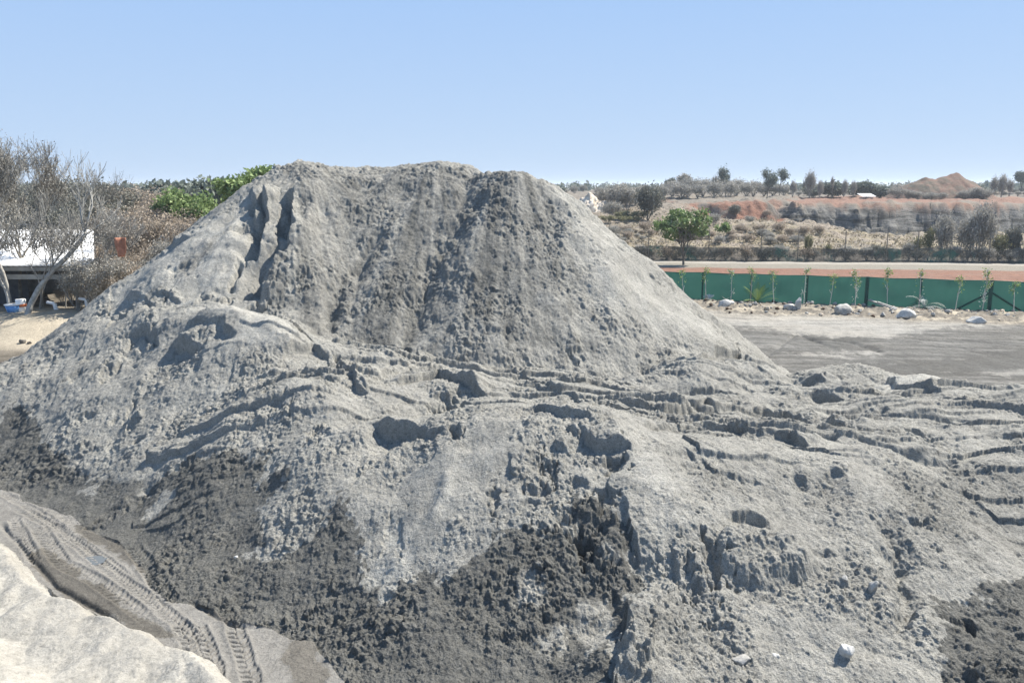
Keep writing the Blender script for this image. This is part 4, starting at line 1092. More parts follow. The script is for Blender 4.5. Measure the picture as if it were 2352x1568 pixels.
# ------------------------------------------------------------------ mounds on the plateau
def mound(name, label, cat, u0, u1, u_top, v_top, v_base, Y, mat, seed, depth=.7, k=90, rocky=.12):
    a, b_ = P(u0, v_base, Y), P(u1, v_base, Y); c = P(u_top, v_top, Y); z0 = gz(c[0], Y) - .6
    h = c[2] - z0; V = []
    xs = np.linspace(a[0] - 1, b_[0] + 1, k); ysn = np.linspace(-1, 1, k // 2) * (b_[0] - a[0]) * .5 * depth
    X, Yv = np.meshgrid(xs, ysn)
    L, Rr = c[0] - a[0], b_[0] - c[0]
    tx = np.where(X < c[0], (c[0] - X) / L, (X - c[0]) / Rr); ty = np.abs(Yv) / ((b_[0] - a[0]) * .5 * depth)
    d = np.sqrt(tx ** 2 + ty ** 2)
    Z = h * np.clip(1 - d, -.05, 1) ** .85 if False else h * (np.maximum(1 - d, 0)) ** .9
    # a lower second tip on the long side
    c2 = c[0] - .42 * L; tx2 = np.where(X < c2, (c2 - X) / (.58 * L), (X - c2) / (L * 1.1)); Z = np.maximum(Z, h * .84 * np.maximum(1 - np.sqrt(tx2 ** 2 + (ty * 1.2) ** 2), 0) ** .8)
    Z = Z + h * rocky * fbm(X / (h * .5), Yv / (h * .5), seed, 5, .6) * sstep(.02, .3, Z / h)
    idx = (np.arange(k // 2 - 1)[:, None] * k + np.arange(k - 1)[None]).ravel()
    me = fast_mesh(name, np.stack([X.ravel() - c[0], Yv.ravel(), Z.ravel()], 1), np.stack([idx, idx + 1, idx + k + 1, idx + k], 1), mat)
    return tag(link(name, me, loc=(c[0], Y, z0)), label, cat)

def soil_mat(name, stops, scale=.5, bump=.6):
    m, n, b = nodes_of(name); tc = N(n, "ShaderNodeTexCoord").outputs["Object"]
    nn = noise(n, scale, 7, .68, .4, tc).outputs[0]; n2 = noise(n, scale * 7, 5, .7, 0, tc).outputs[0]
    c = mixc(n, 1.0, ramp(n, nn, stops), ramp(n, n2, [(.25, .7), (.75, 1.3)]), 'MULTIPLY')
    n.links.new(c, b.inputs["Base Color"])
    bu = N(n, "ShaderNodeBump", Strength=bump, Distance=.5 / scale * .2); n.links.new(n2, bu.inputs["Height"]); n.links.new(bu.outputs[0], b.inputs["Normal"])
    return m
RED = soil_mat("red_soil", [(.32, (.065, .066, .048)), (.46, (.10, .075, .054)), (.58, (.155, .09, .064)), (.72, (.095, .086, .06))], .35)
RUB = soil_mat("pale_rubble", [(.3, (.26, .20, .14)), (.5, (.50, .43, .34)), (.7, (.70, .65, .57))], .9)
mound("earth_mound", "large red brown earth mound rising on the skyline near the right picture edge", "earth mound", 2025, 2290, 2196, 396, 449, 207, RED, 401, rocky=.05)
mound("rubble_mound", "pale cream rubble mound on the plateau beside the right slope of the tall heap", "rubble mound", 1318, 1420, 1352, 444, 482, 150, RUB, 402, rocky=.2)
mound("rubble_mound", "small white rubble mound just above left of the lone green tree", "rubble mound", 1535, 1600, 1562, 474, 500, 128, RUB, 403, rocky=.25)
WR = soil_mat("white_rock", [(.3, (.30, .29, .265)), (.5, (.46, .45, .42)), (.7, (.60, .59, .555))], 1.6, .5)
DR = soil_mat("grey_rock", [(.3, (.20, .195, .18)), (.5, (.33, .32, .295)), (.7, (.46, .45, .42))], 1.6, .6)

def rock_mesh(name, size, seed, mat, n=22, tilt=0.0):
    import bmesh
    r = random.Random(seed); bm = bmesh.new()
    for _ in range(n):
        v = Vector((r.gauss(0, 1), r.gauss(0, 1), r.gauss(0, 1))).normalized() * r.uniform(.8, 1)
        bm.verts.new((v.x * size[0] / 2, v.y * size[1] / 2, max(v.z, -.55) * size[2] / 1.55 + size[2] * .35))
    res = bmesh.ops.convex_hull(bm, input=bm.verts)
    bmesh.ops.delete(bm, geom=list({g for g in list(res["geom_interior"]) + list(res["geom_unused"]) if isinstance(g, bmesh.types.BMVert)}), context='VERTS')
    bmesh.ops.bevel(bm, geom=bm.edges[:], offset=min(size) * .05, segments=1, affect='EDGES')
    bmesh.ops.triangulate(bm, faces=bm.faces[:])
    bmesh.ops.subdivide_edges(bm, edges=bm.edges[:], cuts=1, use_grid_fill=True)
    for v in bm.verts:
        q = v.co / max(size) * 5
        v.co += Vector((float(perlin(np.array([q.x + seed]), np.array([q.y + q.z]), 1)[0]), float(perlin(np.array([q.y + seed]), np.array([q.z - q.x]), 2)[0]), float(perlin(np.array([q.z + seed]), np.array([q.x + q.y]), 3)[0]))) * min(size) * .05
    me = bpy.data.meshes.new(name); bm.to_mesh(me); bm.free(); me.materials.append(mat)
    return me

def verge(u, v):
    """a point of the yard sheet under a pixel"""
    w = G(u, v); i = min(np.searchsorted(RT, math.hypot(w[0], w[1])), len(RT) - 1); j = min(np.searchsorted(TH, math.atan2(w[0], w[1])), len(TH) - 1)
    return w[0], w[1], float(ZZ[i, j])
for (u, v, size, seed, mat, lab, rz, tl) in [
    (1667, 709, (1.35, 1.0, .72), 11, WR, "leftmost white rock lying on the verge before the green fence", .3, 0),
    (1812, 715, (1.0, .8, .62), 12, WR, "low bluish white rock leaning at the foot of the upright stone blade", .2, 0),
    (1829, 716, (.46, .5, 1.25), 13, WR, "upright white stone blade standing on the verge before the green fence", .1, .12),
    (1936, 724, (1.75, 1.1, 1.0), 14, DR, "biggest grey rock on the verge with a white right face", .5, 0),
    (2078, 733, (1.7, 1.0, .78), 15, WR, "pale rock on the verge at the right end of the lying plank", .2, 0),
    (2240, 744, (1.4, .8, .6), 16, WR, "low flat white rock nearest the right picture edge on the verge", -.1, 0)]:
    x, y, z = verge(u, v)
    o = tag(link("rock", rock_mesh("rock", size, seed, mat), loc=(x, y, z - .06 - .16 * size[2]), rot=(tl * .4, tl, rz)), lab, "rock", "rocks along the green fence verge")
a, b_ = verge(1998, 708), verge(2066, 722)
mb = MB(); mb.box((0, 0, 0), (2.6, .22, .09)); mb.box((.35, .05, .07), (1.7, .16, .05), .05)
pl = mb.build("plank", DR); pl.location = ((a[0] + b_[0]) / 2, (a[1] + b_[1]) / 2 + .3, .38); pl.rotation_euler = (0, .12, math.atan2(b_[1] - a[1], b_[0] - a[0]))
tag(pl, "long pale plank lying on rubble below the green fence", "plank")
SM = [rock_mesh("stone", (.34, .28, .2), 60 + i, m_) for i, m_ in enumerate((DR, DR, RUB, RED))]
for i in range(150):
    u = 1615 + (2352 - 1615) * rnd.random(); t = (u - 1600) / 752
    v = 695 + 24 * t + rnd.uniform(-2, 24)
    x, y, z = verge(u, v)
    tag(link("stone", SM[rnd.randrange(4)], loc=(x, y, z - .02), rot=(rnd.uniform(-.3, .3), 0, rnd.uniform(0, 6)), scale=rnd.uniform(.3, 1.3)), "small stone among the loose rubble along the foot of the green fence", "stone", "loose rubble stones along the green fence")
# stones on the heaps
def on_sheet(u, v):
    w = hits([(u, v)])[0]; i = min(np.searchsorted(RT, math.hypot(w[0], w[1])), len(RT) - 1); j = np.searchsorted(TH, math.atan2(w[0], w[1]))
    return w[0], w[1], float(ZZ[i, j])
for (u, v, size, seed, mat, lab) in [
    (1942, 1508, (.34, .25, .22), 31, WR, "whitest angular stone low in the heap with the bulging clump"), (1999, 1356, (.24, .18, .30), 32, DR, "upright pale stone right of the bulging clump"), (1937, 1338, (.2, .14, .12), 33, DR, "small pale stone right below the bulging clump"),
    (1780, 1503, (.18, .14, .1), 34, WR, "small white stone left of the whitest angular stone"), (1702, 1516, (.42, .3, .16), 35, DR, "flat grey slab stone low in the heap left of the small white stone"), (544, 1276, (.12, .1, .1), 36, WR, "tiny white stone at the upper edge of the dark wet base")]:
    x, y, z = on_sheet(u, v)
    tag(link("stone", rock_mesh("stone", size, seed, mat), loc=(x, y, z - .05), rot=(.3, .1, seed)), lab, "stone")

# ------------------------------------------------------------------ green net fence
fx = lambda u: None
def fence_pt(u):   # where the fence line stands under a pixel column
    d = ray(u, 700); k = d[0] / d[1]            # x = k y on the line y = 57 - .283 (x - 13.2)
    y = (57 + .283 * 13.2) / (1 + .283 * k); return k * y, y
m, n, b = nodes_of("green_net")
tc = N(n, "ShaderNodeTexCoord").outputs["Object"]
w1_ = noise(n, .8, 5, .6, 0, tc).outputs[0]
n.links.new(ramp(n, w1_, [(.3, (.026, .088, .072)), (.7, (.041, .118, .098))]), b.inputs["Base Color"]); b.inputs["Roughness"].default_value = .75
tr = N(n, "ShaderNodeBsdfTranslucent"); tr.inputs[0].default_value = (.034, .112, .09, 1)
mx = N(n, "ShaderNodeMixShader"); mx.inputs[0].default_value = .45
o_ = [x for x in n.nodes if x.type == 'OUTPUT_MATERIAL'][0]
n.links.new(b.outputs[0], mx.inputs[1]); n.links.new(tr.outputs[0], mx.inputs[2]); n.links.new(mx.outputs[0], o_.inputs[0])
NET = m
POST = plain("dark_green_post", (.016, .062, .05), .3, .6)
x0, y0 = fence_pt(1390); x1, y1 = fence_pt(2900)
org = Vector(((x0 + x1) / 2, (y0 + y1) / 2, 0)); L = math.hypot(x1 - x0, y1 - y0); dr = Vector(((x1 - x0) / L, (y1 - y0) / L, 0)); nrm = Vector((-dr.y, dr.x, 0))
if nrm.y > 0: nrm = -nrm
fence = link("net_fence", None, loc=org); tag(fence, "bright green shade net fence with dark posts across the far side of the yard", "fence")
FH = 2.02
post_u = [1500, 1612, 1723, 1851, 1988, 2111, 2272, 2420, 2570, 2730]
tpost = []
for u in post_u:
    x, y = fence_pt(u); tpost.append((Vector((x, y, 0)) - org).dot(dr))
edges = [-L / 2] + tpost + [L / 2]
for a, b_ in zip(edges[:-1], edges[1:]):
    K, H = max(8, int((b_ - a) / .12)), 14
    V = []
    for j in range(H + 1):
        for i in range(K + 1):
            s = a + (b_ - a) * i / K; h = FH * j / H
            sag = -.05 * math.sin(math.pi * i / K) * (j / H)
            off = .10 * float(perlin(np.array([s * .8]), np.array([h * .9]), 501)[0]) + .03 * float(perlin(np.array([s * 3]), np.array([h * .6]), 502)[0])
            pp = dr * s + nrm * (-.03 + off * math.sin(math.pi * i / K)); V.append((pp.x, pp.y, h + sag))
    F = [(j * (K + 1) + i, j * (K + 1) + i + 1, (j + 1) * (K + 1) + i + 1, (j + 1) * (K + 1) + i) for j in range(H) for i in range(K)]
    link("net_panel", fast_mesh("net_panel", V, F, NET), fence)
    mb = MB(); q0, q1 = dr * a, dr * b_
    mb.tube([(q0.x, q0.y, FH), ((q0.x + q1.x) / 2, (q0.y + q1.y) / 2, FH - .05), (q1.x, q1.y, FH)], .022, 6); mb.build("rail", POST, fence)
for t, u in zip(tpost, post_u):
    mb = MB(); wd = .22 if u in (1988, 2272) else .11
    pp = dr * t + nrm * .06
    mb.box((pp.x, pp.y, FH / 2 - .05), (wd, .07, FH + .16), math.atan2(dr.y, dr.x)); mb.build("post", POST, fence)
    if u == 2272:
        for sg in (-1, 1):
            e0 = dr * (t + sg * .1) + nrm * .08; e1 = dr * (t + sg * 1.95) + nrm * .12
            mb = MB(); mb.tube([(e0.x, e0.y, FH * .6), (e1.x, e1.y, .05)], .06, 6); mb.build("brace", POST, fence)

# dark torn net fence with tall poles beyond the road
m, n, b = nodes_of("dark_net"); tc = N(n, "ShaderNodeTexCoord").outputs["Object"]
nn = noise(n, .35, 6, .7, .4, tc).outputs[0]
n.links.new(ramp(n, nn, [(.36, (.06, .06, .053)), (.54, (.095, .096, .083)), (.62, (.03, .12, .095)), (.72, (.07, .072, .062))]), b.inputs["Base Color"])
tp = N(n, "ShaderNodeBsdfTransparent"); mx = N(n, "ShaderNodeMixShader")
n3 = noise(n, 1.4, 5, .75, 0, tc).outputs[0]
n.links.new(ramp(n, n3, [(.40, 0.03), (.64, .6)]), mx.inputs[0])
o_ = [x for x in n.nodes if x.type == 'OUTPUT_MATERIAL'][0]
n.links.new(b.outputs[0], mx.inputs[1]); n.links.new(tp.outputs[0], mx.inputs[2]); n.links.new(mx.outputs[0], o_.inputs[0])
DN = m
nf = link("net_fence", None, loc=(37, qf(37), 0)); tag(nf, "dark torn net fence with tall thin poles behind the far road", "fence")
V, F = [], []
K, H = 200, 8
for j in range(H + 1):
    for i in range(K + 1):
        x = 6 + 62 * i / K; y = qf(x); top = 1.5 + .25 * float(perlin(np.array([x * .35]), np.array([.5]), 77)[0])
        V.append((x - 37, y - qf(37) + .12 * math.sin(x * 1.3) * j / H, gz(x, y) - .1 + top * j / H))
F = [(j * (K + 1) + i, j * (K + 1) + i + 1, (j + 1) * (K + 1) + i + 1, (j + 1) * (K + 1) + i) for j in range(H) for i in range(K)]
link("netting", fast_mesh("netting", V, F, DN), nf)
for u in (1500, 1640, 1760, 1844, 1950, 2043, 2111, 2184, 2269, 2345):
    x = ray(u, 600)[0] / ray(u, 600)[1] * 86; y = qf(x); mb = MB(); mb.tube([(x - 37, y - qf(37), gz(x, y) - .1), (x - 37, y - qf(37), gz(x, y) + 3.3)], .05, 6); mb.build("pole", BARK_DARK, nf)

# saplings before the green fence
SV = []
for i in range(4):
    g = Grow(600 + i); r_ = g.r
    g.branch(Vector((0, 0, 0)), Vector((r_.uniform(-.08, .08), 0, 1)), 2.6, .035, 1, (2, 3), .8, .07, .05, 9, .16, .55)
    tips = [t for t in g.tips if t.z > 1.7]
    low = [t for t in g.tips if t.z <= 1.7]
    SV.append((g.wood("stem", plain("white_stem", (.42, .42, .40), .25) if i == 0 else SV[0][0].materials[0], .02), leaves("foliage", tips, 2, .07, .12, L_LIME, 610 + i), leaves("foliage", low + tips, 1, .06, .13, L_SILVER, 620 + i)))
sap = [(1572, 612, 0, "sapling nearest the tall sand heap, its green tuft just above the green fence"), (1621, 607, 1, "sapling beside the first dark post with a tall pale stem"), (1679, 612, 2, "sapling with a crooked pale stem behind the leftmost white rock"), (1723, 606, 1, "pale straight sapling directly above the spiky young palm"),
       (1777, 614, 0, "sapling with a green tuft right of the spiky young palm"), (1845, 607, 2, "sapling leaning against the narrow dark post above the upright stone blade"), (1906, 620, 0, "sapling with a bent stem left of the biggest grey rock"), (1964, 610, 3, "doubled pale sapling left of the wide dark post"),
       (2038, 607, 1, "thin sapling above the lying plank"), (2111, 614, 2, "sapling standing in the arching young palm"), (2195, 625, 1, "bare thin sapling left of the slanting braces"), (2258, 605, 3, "bushy sapling in front of the braced corner post"), (2330, 640, 1, "faint thin sapling right of the braced corner post")]
for (u, vt, k, lab) in sap:
    x, y = fence_pt(u); x, y = x + nrm.x * 1.0, y + nrm.y * 1.0; x = ray(u, 700)[0] / ray(u, 700)[1] * y
    z0 = gz(x, y); h = P(u, vt, y)[2] - z0
    s = h / 3.35
    w, gl, sl = SV[k]
    o = plant("sapling", lab, "sapling", (x, y, z0 - .03), w, gl, "saplings planted before the green fence", rnd.uniform(0, 6), (1, 1, s), ("stem", "foliage"))
    if k in (2, 3): link("foliage", sl, o)
def frond_plant(u, v, lab, nfr, ln, arch, mat, seed):
    r_ = random.Random(seed); x, y = fence_pt(u); x, y = x + nrm.x * .8, y + nrm.y * .8; z0 = gz(x, y)
    o = link("young_palm", None, loc=(x, y, z0)); tag(o, lab, "palm")
    for i in range(nfr):
        w = 2 * math.pi * i / nfr + r_.uniform(-.3, .3); el = r_.uniform(.5, 1.3); V, F = [], []; q = Vector((0, 0, .1)); d = Vector((math.cos(w) * math.cos(el), math.sin(w) * math.cos(el), math.sin(el)))
        side = Vector((-math.sin(w), math.cos(w), 0)); steps = 9
        for k in range(steps):
            q2 = q + d * ln / steps; d = (d + Vector((0, 0, -arch / steps))).normalized()
            for sg in (-1, 1):
                for t in (0, .5):
                    c = q.lerp(q2, t); lf = .26 * math.sin(math.pi * (k + .6) / (steps + .3)) + .03; e = c + side * sg * lf + d * lf * .7 - Vector((0, 0, .04)); bI = len(V)
                    V += [c, c + d * .035, e, e - d * .01]; F.append((bI, bI + 1, bI + 2, bI + 3))
            bI = len(V); V += [q - side * .012, q + side * .012, q2 + side * .01, q2 - side * .01]; F.append((bI, bI + 1, bI + 2, bI + 3)); q = q2
        me = fast_mesh("frond", np.array([tuple(a) for a in V]), np.array(F), mat, False)
        tint = r_.random(); set_attr(me, "tint", np.full((len(V), 4), tint)); link("frond", me, o)
frond_plant(1738, 697, "spiky young palm with pale fronds before the green fence", 13, 1.5, .9, L_LIME, 3)
frond_plant(2118, 712, "arching young palm with long drooping fronds before the green fence", 11, 1.7, 2.0, L_SILVER, 4)
frond_plant(1628, 694, "tiny pale leafed plant near the first dark post", 6, .5, .8, L_SILVER, 5)
# white roofed hut far off
b0 = P(1990, 453, 205); z0 = gz(b0[0], 205) - .9
hut = link("hut", None, loc=(b0[0], 205, z0)); tag(hut, "tiny white roofed hut in the scrub left of the red earth mound", "hut")
WHITE = plain("white_sheet", (.80, .80, .78), .06, .5, .6); GREYW = plain("grey_wall", (.20, .195, .185), .3)
mb = MB(); mb.box((0, 0, .5), (2.4, 2.6, 1.4)); mb.build("wall", GREYW, hut)
mb = MB(); mb.add([(-1.7, -1.7, 1.42), (1.7, -1.7, 1.42), (1.7, 1.7, 2.1), (-1.7, 1.7, 2.1), (-1.7, -1.7, 1.5), (1.7, -1.7, 1.5), (1.7, 1.7, 2.18), (-1.7, 1.7, 2.18)], [(0, 3, 2, 1), (4, 5, 6, 7), (0, 1, 5, 4), (1, 2, 6, 5), (2, 3, 7, 6), (3, 0, 4, 7)]); mb.build("roof", WHITE, hut)
# ------------------------------------------------------------------ left side: sheds, scrub, bare trees
SX0, SX1, SY0, SY1 = -40.0, -23.6, 46.0, 53.5
zb = gz(-30, 46)
shed = link("open_shed", None, loc=(-31, 46, zb)); tag(shed, "long open shed with a bright white sheet roof behind bare trees", "shed")
def rel(x, y, z): return (x + 31, y - 46, z - zb)
V, F = [], []; K, Hn = 150, 10
for j in range(Hn + 1):
    for i in range(K + 1):
        t = j / Hn; x = SX0 + (SX1 - 4.2 * t - SX0) * i / K; y = 45.4 + t * 8.4
        z = 3.62 + 1.58 * t + .012 * math.cos(x * 2 * math.pi / .32) + .07 * float(perlin(np.array([x * .25]), np.array([t * 2]), 91)[0])
        V.append(rel(x, y, z))
F = [(j * (K + 1) + i, j * (K + 1) + i + 1, (j + 1) * (K + 1) + i + 1, (j + 1) * (K + 1) + i) for j in range(Hn) for i in range(K)]
rf = link("roof", fast_mesh("roof", V, F, WHITE), shed)
sol = rf.modifiers.new("thickness", 'SOLIDIFY'); sol.thickness = .05
mb = MB(); c = rel((SX0 + SX1) / 2, 45.5, 3.42); mb.box(c, (SX1 - SX0, .08, .22)); c = rel((SX0 + SX1) / 2, 45.7, 2.95); mb.box(c, (SX1 - SX0 - 2, .10, .28)); mb.build("fascia", plain("weathered_board", (.33, .32, .29), .35, .8, 1.2), shed)
for x in (-39.5, -36.5, -33.4, -30.2, -27, -24.2):
    mb = MB(); a_ = rel(x, 45.8, zb - .2); b_ = rel(x, 45.8, 3.5); mb.tube([a_, b_], .08, 8); mb.build("post", BARK_DARK, shed)
mb = MB(); c = rel((SX0 + SX1) / 2, 53, 2.9); mb.box((c[0] - 2, c[1], c[2]), (SX1 - SX0 - 4, .15, 4.0)); mb.build("back_wall", GREYW, shed)
mb = MB(); c = rel(-30.4, 47.6, 2.1); mb.box(c, (3.2, .1, 2.0)); mb.build("side_panel", plain("blue_grey_sheet", (.10, .105, .115), .2), shed)
mb = MB(); c = rel(-36.5, 49.6, 1.9); mb.box(c, (4.5, .1, 1.9)); mb.build("side_panel", plain("dark_grey_sheet", (.07, .07, .068), .3), shed)
# pale building behind
Yb = 76.0; p0, p1 = P(-60, 492, Yb), P(128, 492, Yb); zt = P(60, 458, Yb)[2]; zg = gz(p0[0], Yb)
bd = link("building", None, loc=((p0[0] + p1[0]) / 2, Yb, zg)); tag(bd, "pale weathered building half hidden by scrub above the white shed roof", "building")
w_ = p1[0] - p0[0]; hw = p0[2] - zg
PW = soil_mat("pale_plaster", [(.3, (.42, .41, .38)), (.5, (.62, .60, .56)), (.7, (.74, .72, .68))], .5, .2)
mb = MB(); mb.box((0, 3, hw / 2 - .3), (w_, 6, hw + .6)); mb.build("wall", PW, bd)
mb = MB(); mb.add([(-w_ / 2 - .3, -.4, hw), (w_ / 2 + .3, -.4, hw), (w_ / 2 + .1, 5.6, zt - zg), (-w_ / 2 - .1, 5.6, zt - zg), (-w_ / 2 - .3, -.4, hw - .12), (w_ / 2 + .3, -.4, hw - .12), (w_ / 2 + .1, 5.6, zt - zg - .12), (-w_ / 2 - .1, 5.6, zt - zg - .12)], [(0, 1, 2, 3), (7, 6, 5, 4), (0, 4, 5, 1), (1, 5, 6, 2), (2, 6, 7, 3), (3, 7, 4, 0)]); mb.build("roof", PW, bd)
for t in (-.3, .05, .32):
    mb = MB(); mb.box((t * w_, -.03, hw * .55), (1.1, .08, 1.0)); mb.build("window", GREYW, bd)

# bent white posts, drum, blue tub, boards, orange sheet
PAINT = plain("white_paint", (.78, .78, .76), .08, .5)
for (pts, lab) in (([(108, 694), (125, 697), (129, 712), (136, 732)], "taller bent white post standing on the sandy bank by the shed"), ([(181, 685), (198, 688), (203, 708)], "shorter bent white post beside the foot of the sand heap")):
    w = [P(u, v, 44.6) for u, v in pts]; b0 = w[-1].copy(); mb = MB(); b0[2] = gz(b0[0], 44.6)
    q_ = [tuple(np.array(p) - b0) for p in w]; q_[-1] = (q_[-1][0], q_[-1][1], -.05)
    mb.tube(q_[1:], .11, 8); mb.tube(q_[:2], .09, 8)
    o = mb.build("bent_post", PAINT); o.location = tuple(b0); tag(o, lab, "post")
x, y = P(50, 715, 44.4)[0], 44.4; z = gz(x, y)
dm = link("drum", None, loc=(x, y, z)); tag(dm, "small white drum with an orange band at the foot of the bare trees", "drum")
ORG = plain("orange_paint", (.55, .17, .07), .2); BLU = plain("blue_plastic", (.12, .30, .62), .15, .4)
mb = MB(); mb.tube([(0, 0, 0), (0, 0, .02), (0, 0, .68), (0, 0, .7)], [.24, .26, .26, .24], 16); mb.build("body", PAINT, dm, True)
mb = MB(); mb.tube([(0, 0, .28), (0, 0, .44)], .266, 16); mb.build("band", ORG, dm, True)
x = P(33, 728, 44.2)[0]; z = gz(x, 44.2); tb = link("tub", None, loc=(x, 44.2, z)); tag(tb, "blue tub left of the small white drum", "tub")
mb = MB(); mb.tube([(0, 0, 0), (0, 0, .42)], [.30, .42], 16); mb.build("body", BLU, tb, True); mb = MB(); mb.tube([(0, 0, .40), (0, 0, .45)], .445, 16); mb.build("rim", PAINT, tb, True)
x = P(246, 655, 49)[0]; z = gz(x, 49); bs = link("board_stack", None, loc=(x, 49, z + .7)); tag(bs, "stack of cream boards between trunks at the left slope of the heaps", "board stack")
for i in range(5):
    mb = MB(); mb.box((rnd.uniform(-.1, .1), rnd.uniform(-.1, .1), .1 + i * .24), (1.6, .9, .14), rnd.uniform(-.1, .1)); mb.build("board", PW if i % 2 else RUB, bs)
V = []
x, z0_ = P(277, 568, 44.2)[0], P(277, 568, 44.2)[2]
for j in range(9):
    for i in range(7):
        a, c_ = (i / 6 - .5), (j / 8 - .5); sh = 1 - .5 * max(-c_, 0) * 1.6
        V.append((a * .62 * sh + .12 * c_, .12 * math.sin(a * 7 + c_ * 4), c_ * 1.05))
F = [(j * 7 + i, j * 7 + i + 1, (j + 1) * 7 + i + 1, (j + 1) * 7 + i) for j in range(8) for i in range(6)]
osh = link("orange_sheet", fast_mesh("orange_sheet", V, F, plain("rust_orange", (.36, .16, .10), .3, .8, 4)), loc=(x, 44.2, z0_)); osh.modifiers.new("thickness", 'SOLIDIFY').thickness = .03
tag(osh, "rust orange sheet caught in the grey branches right of the white shed roof", "sheet")
# stones on the bank
for (u, v, s_, lab) in ((52, 788, 1.1, "larger dark stone on the sandy bank at the left"), (68, 790, .7, "smaller dark stone on the sandy bank at the left")):
    w = far_hit(u, v, 35, 60); tag(link("stone", rock_mesh("stone", (.36, .3, .26), int(u), BARK_DARK), loc=tuple(w), scale=s_), lab, "stone")

# green crowns behind the left shoulder of the tallest heap
def green_tree(u, vt, vb, half, Y, seed, mat, lab, n=26, stretch=1.0):
    c = P(u, (vt + vb) / 2, Y); z0 = gz(c[0], Y); h = c[2] - z0; hh = abs(P(u, vt, Y)[2] - P(u, vb, Y)[2]) / 2; wdt = half / FPX * Y
    r_ = random.Random(seed); pts = []
    for _ in range(n):
        bc = Vector((r_.uniform(-1, 1) * wdt * .8, r_.uniform(-1, 1) * wdt * .6, h + r_.uniform(-1, 1) * hh * .72))
        bc.z -= stretch * bc.x / wdt * hh * .45
        for _ in range(24):
            v = Vector((r_.gauss(0, 1), r_.gauss(0, 1), r_.gauss(0, 1))).normalized() * r_.uniform(.5, 1) * .55; pts.append((bc.x + v.x, bc.y + v.y, bc.z + v.z * .7))
    g = Grow(seed); g.branch(Vector((0, 0, 0)), Vector((0, 0, 1)), h * .27, .14, 3, (2, 3), .5, .12, .1, 4, .7, .7)
    plant("tree", lab, "tree", (c[0], Y, z0), g.wood("trunk", BARK_DARK, .015), leaves("crown", pts, 5, .15, .15, mat, seed, .1))
green_tree(425, 434, 505, 66, 60, 41, L_SAGE, "wide green leafy tree left of the tallest heap with dry scrub in front", 34, 1.0)
green_tree(535, 408, 462, 36, 56, 42, L_SAGE, "green and tan flowering tree touching the left shoulder of the tallest heap", 16, -.6)
green_tree(603, 394, 418, 30, 58, 43, L_SAGE, "small green crown peeking over the left shoulder of the tallest heap", 10, -.3)
# dry scrub between the shed and the heaps
LB = []
for i in range(4):
    g, w = shrub_mesh(700 + i, 4.0, 10, TWIG, 3, .05, .8, .010); LB.append((w, leaves("foliage", g.tips, 3, .075, .2, (L_GREY, L_TAN, L_GREY, L_TAN)[i], 720 + i, keep=.5)))
LT = []
for i in range(2):
    g, w = shrub_mesh(740 + i, 4.0, 9, TWIG, 3, .05, .8, .010); LT.append((w, leaves("foliage", g.tips, 7, .055, .24, L_TAN, 750 + i, keep=.6)))
LD = []
for i in range(2):
    g, w = shrub_mesh(760 + i, 4.0, 9, BARK_DARK, 3, .05, .8, .010); LD.append((w, leaves("foliage", g.tips, 8, .065, .26, L_DARK, 770 + i, keep=.7)))
def scrub(kind, u, vt, Y, lab, grp, sx=1.0):
    x = P(u, vt, Y)[0]; z0 = gz(x, Y); h = P(u, vt, Y)[2] - z0; s = h / 4.0
    w, f = kind[rnd.randrange(len(kind))]
    plant("dry_shrub", lab, "shrub", (x, Y, z0), w, f, grp, rnd.uniform(0, 6), (s * sx, s * sx, s), ("stem", "foliage"))
for (u, vt, Y) in [(330, 436, 66), (365, 442, 64), (300, 440, 70), (270, 432, 72), (345, 470, 60), (385, 478, 58), (310, 480, 60), (410, 500, 56), (440, 515, 54), (350, 500, 56), (285, 500, 58)]:
    scrub(LT, u, vt, Y, "tan leafed dry shrub in the scrub mass left of the wide green tree", "tan dry scrub", 1.0)
for (u, vt, Y) in [(240, 560, 54), (275, 540, 56), (310, 545, 55), (345, 560, 53), (380, 560, 52), (300, 580, 52), (265, 590, 52), (330, 600, 50), (230, 600, 53), (250, 630, 50), (290, 620, 50), (215, 650, 49), (395, 590, 49), (360, 590, 50), (420, 545, 51), (225, 540, 57), (180, 660, 47.5), (160, 640, 47.5), (200, 620, 48), (140, 660, 47), (222, 585, 44.8), (238, 605, 45), (205, 610, 44.6), (252, 610, 45.5), (170, 620, 44.6), (300, 600, 46)]:
    scrub(LB, u, vt, Y, "grey leafless shrub in the tangle between the shed and the sand heaps", "grey leafless tangle", .9)
for (u, vt, Y) in [(180, 425, 66), (150, 420, 70), (215, 432, 66), (120, 428, 74), (240, 440, 64), (195, 470, 60), (160, 475, 62), (225, 480, 60), (90, 440, 80), (60, 430, 84), (20, 435, 84), (130, 480, 64)]:
    scrub(LD if rnd.random() < .6 else LT, u, vt, Y, "dark shrub with clotted dry leaves above the white shed roof", "dark scrub above the shed roof", 1.1)
for (u, vt, Y) in [(470, 428, 120), (500, 426, 110), (555, 425, 110), (380, 428, 130), (420, 430, 120)]:
    put(KF, "bush", "dark distant bush on the skyline behind the green trees", "bush", u, 430, "bushes on the left skyline", P(u, vt, Y)[2] - gz(P(u, vt, Y)[0], Y), 1.2, far=Y)
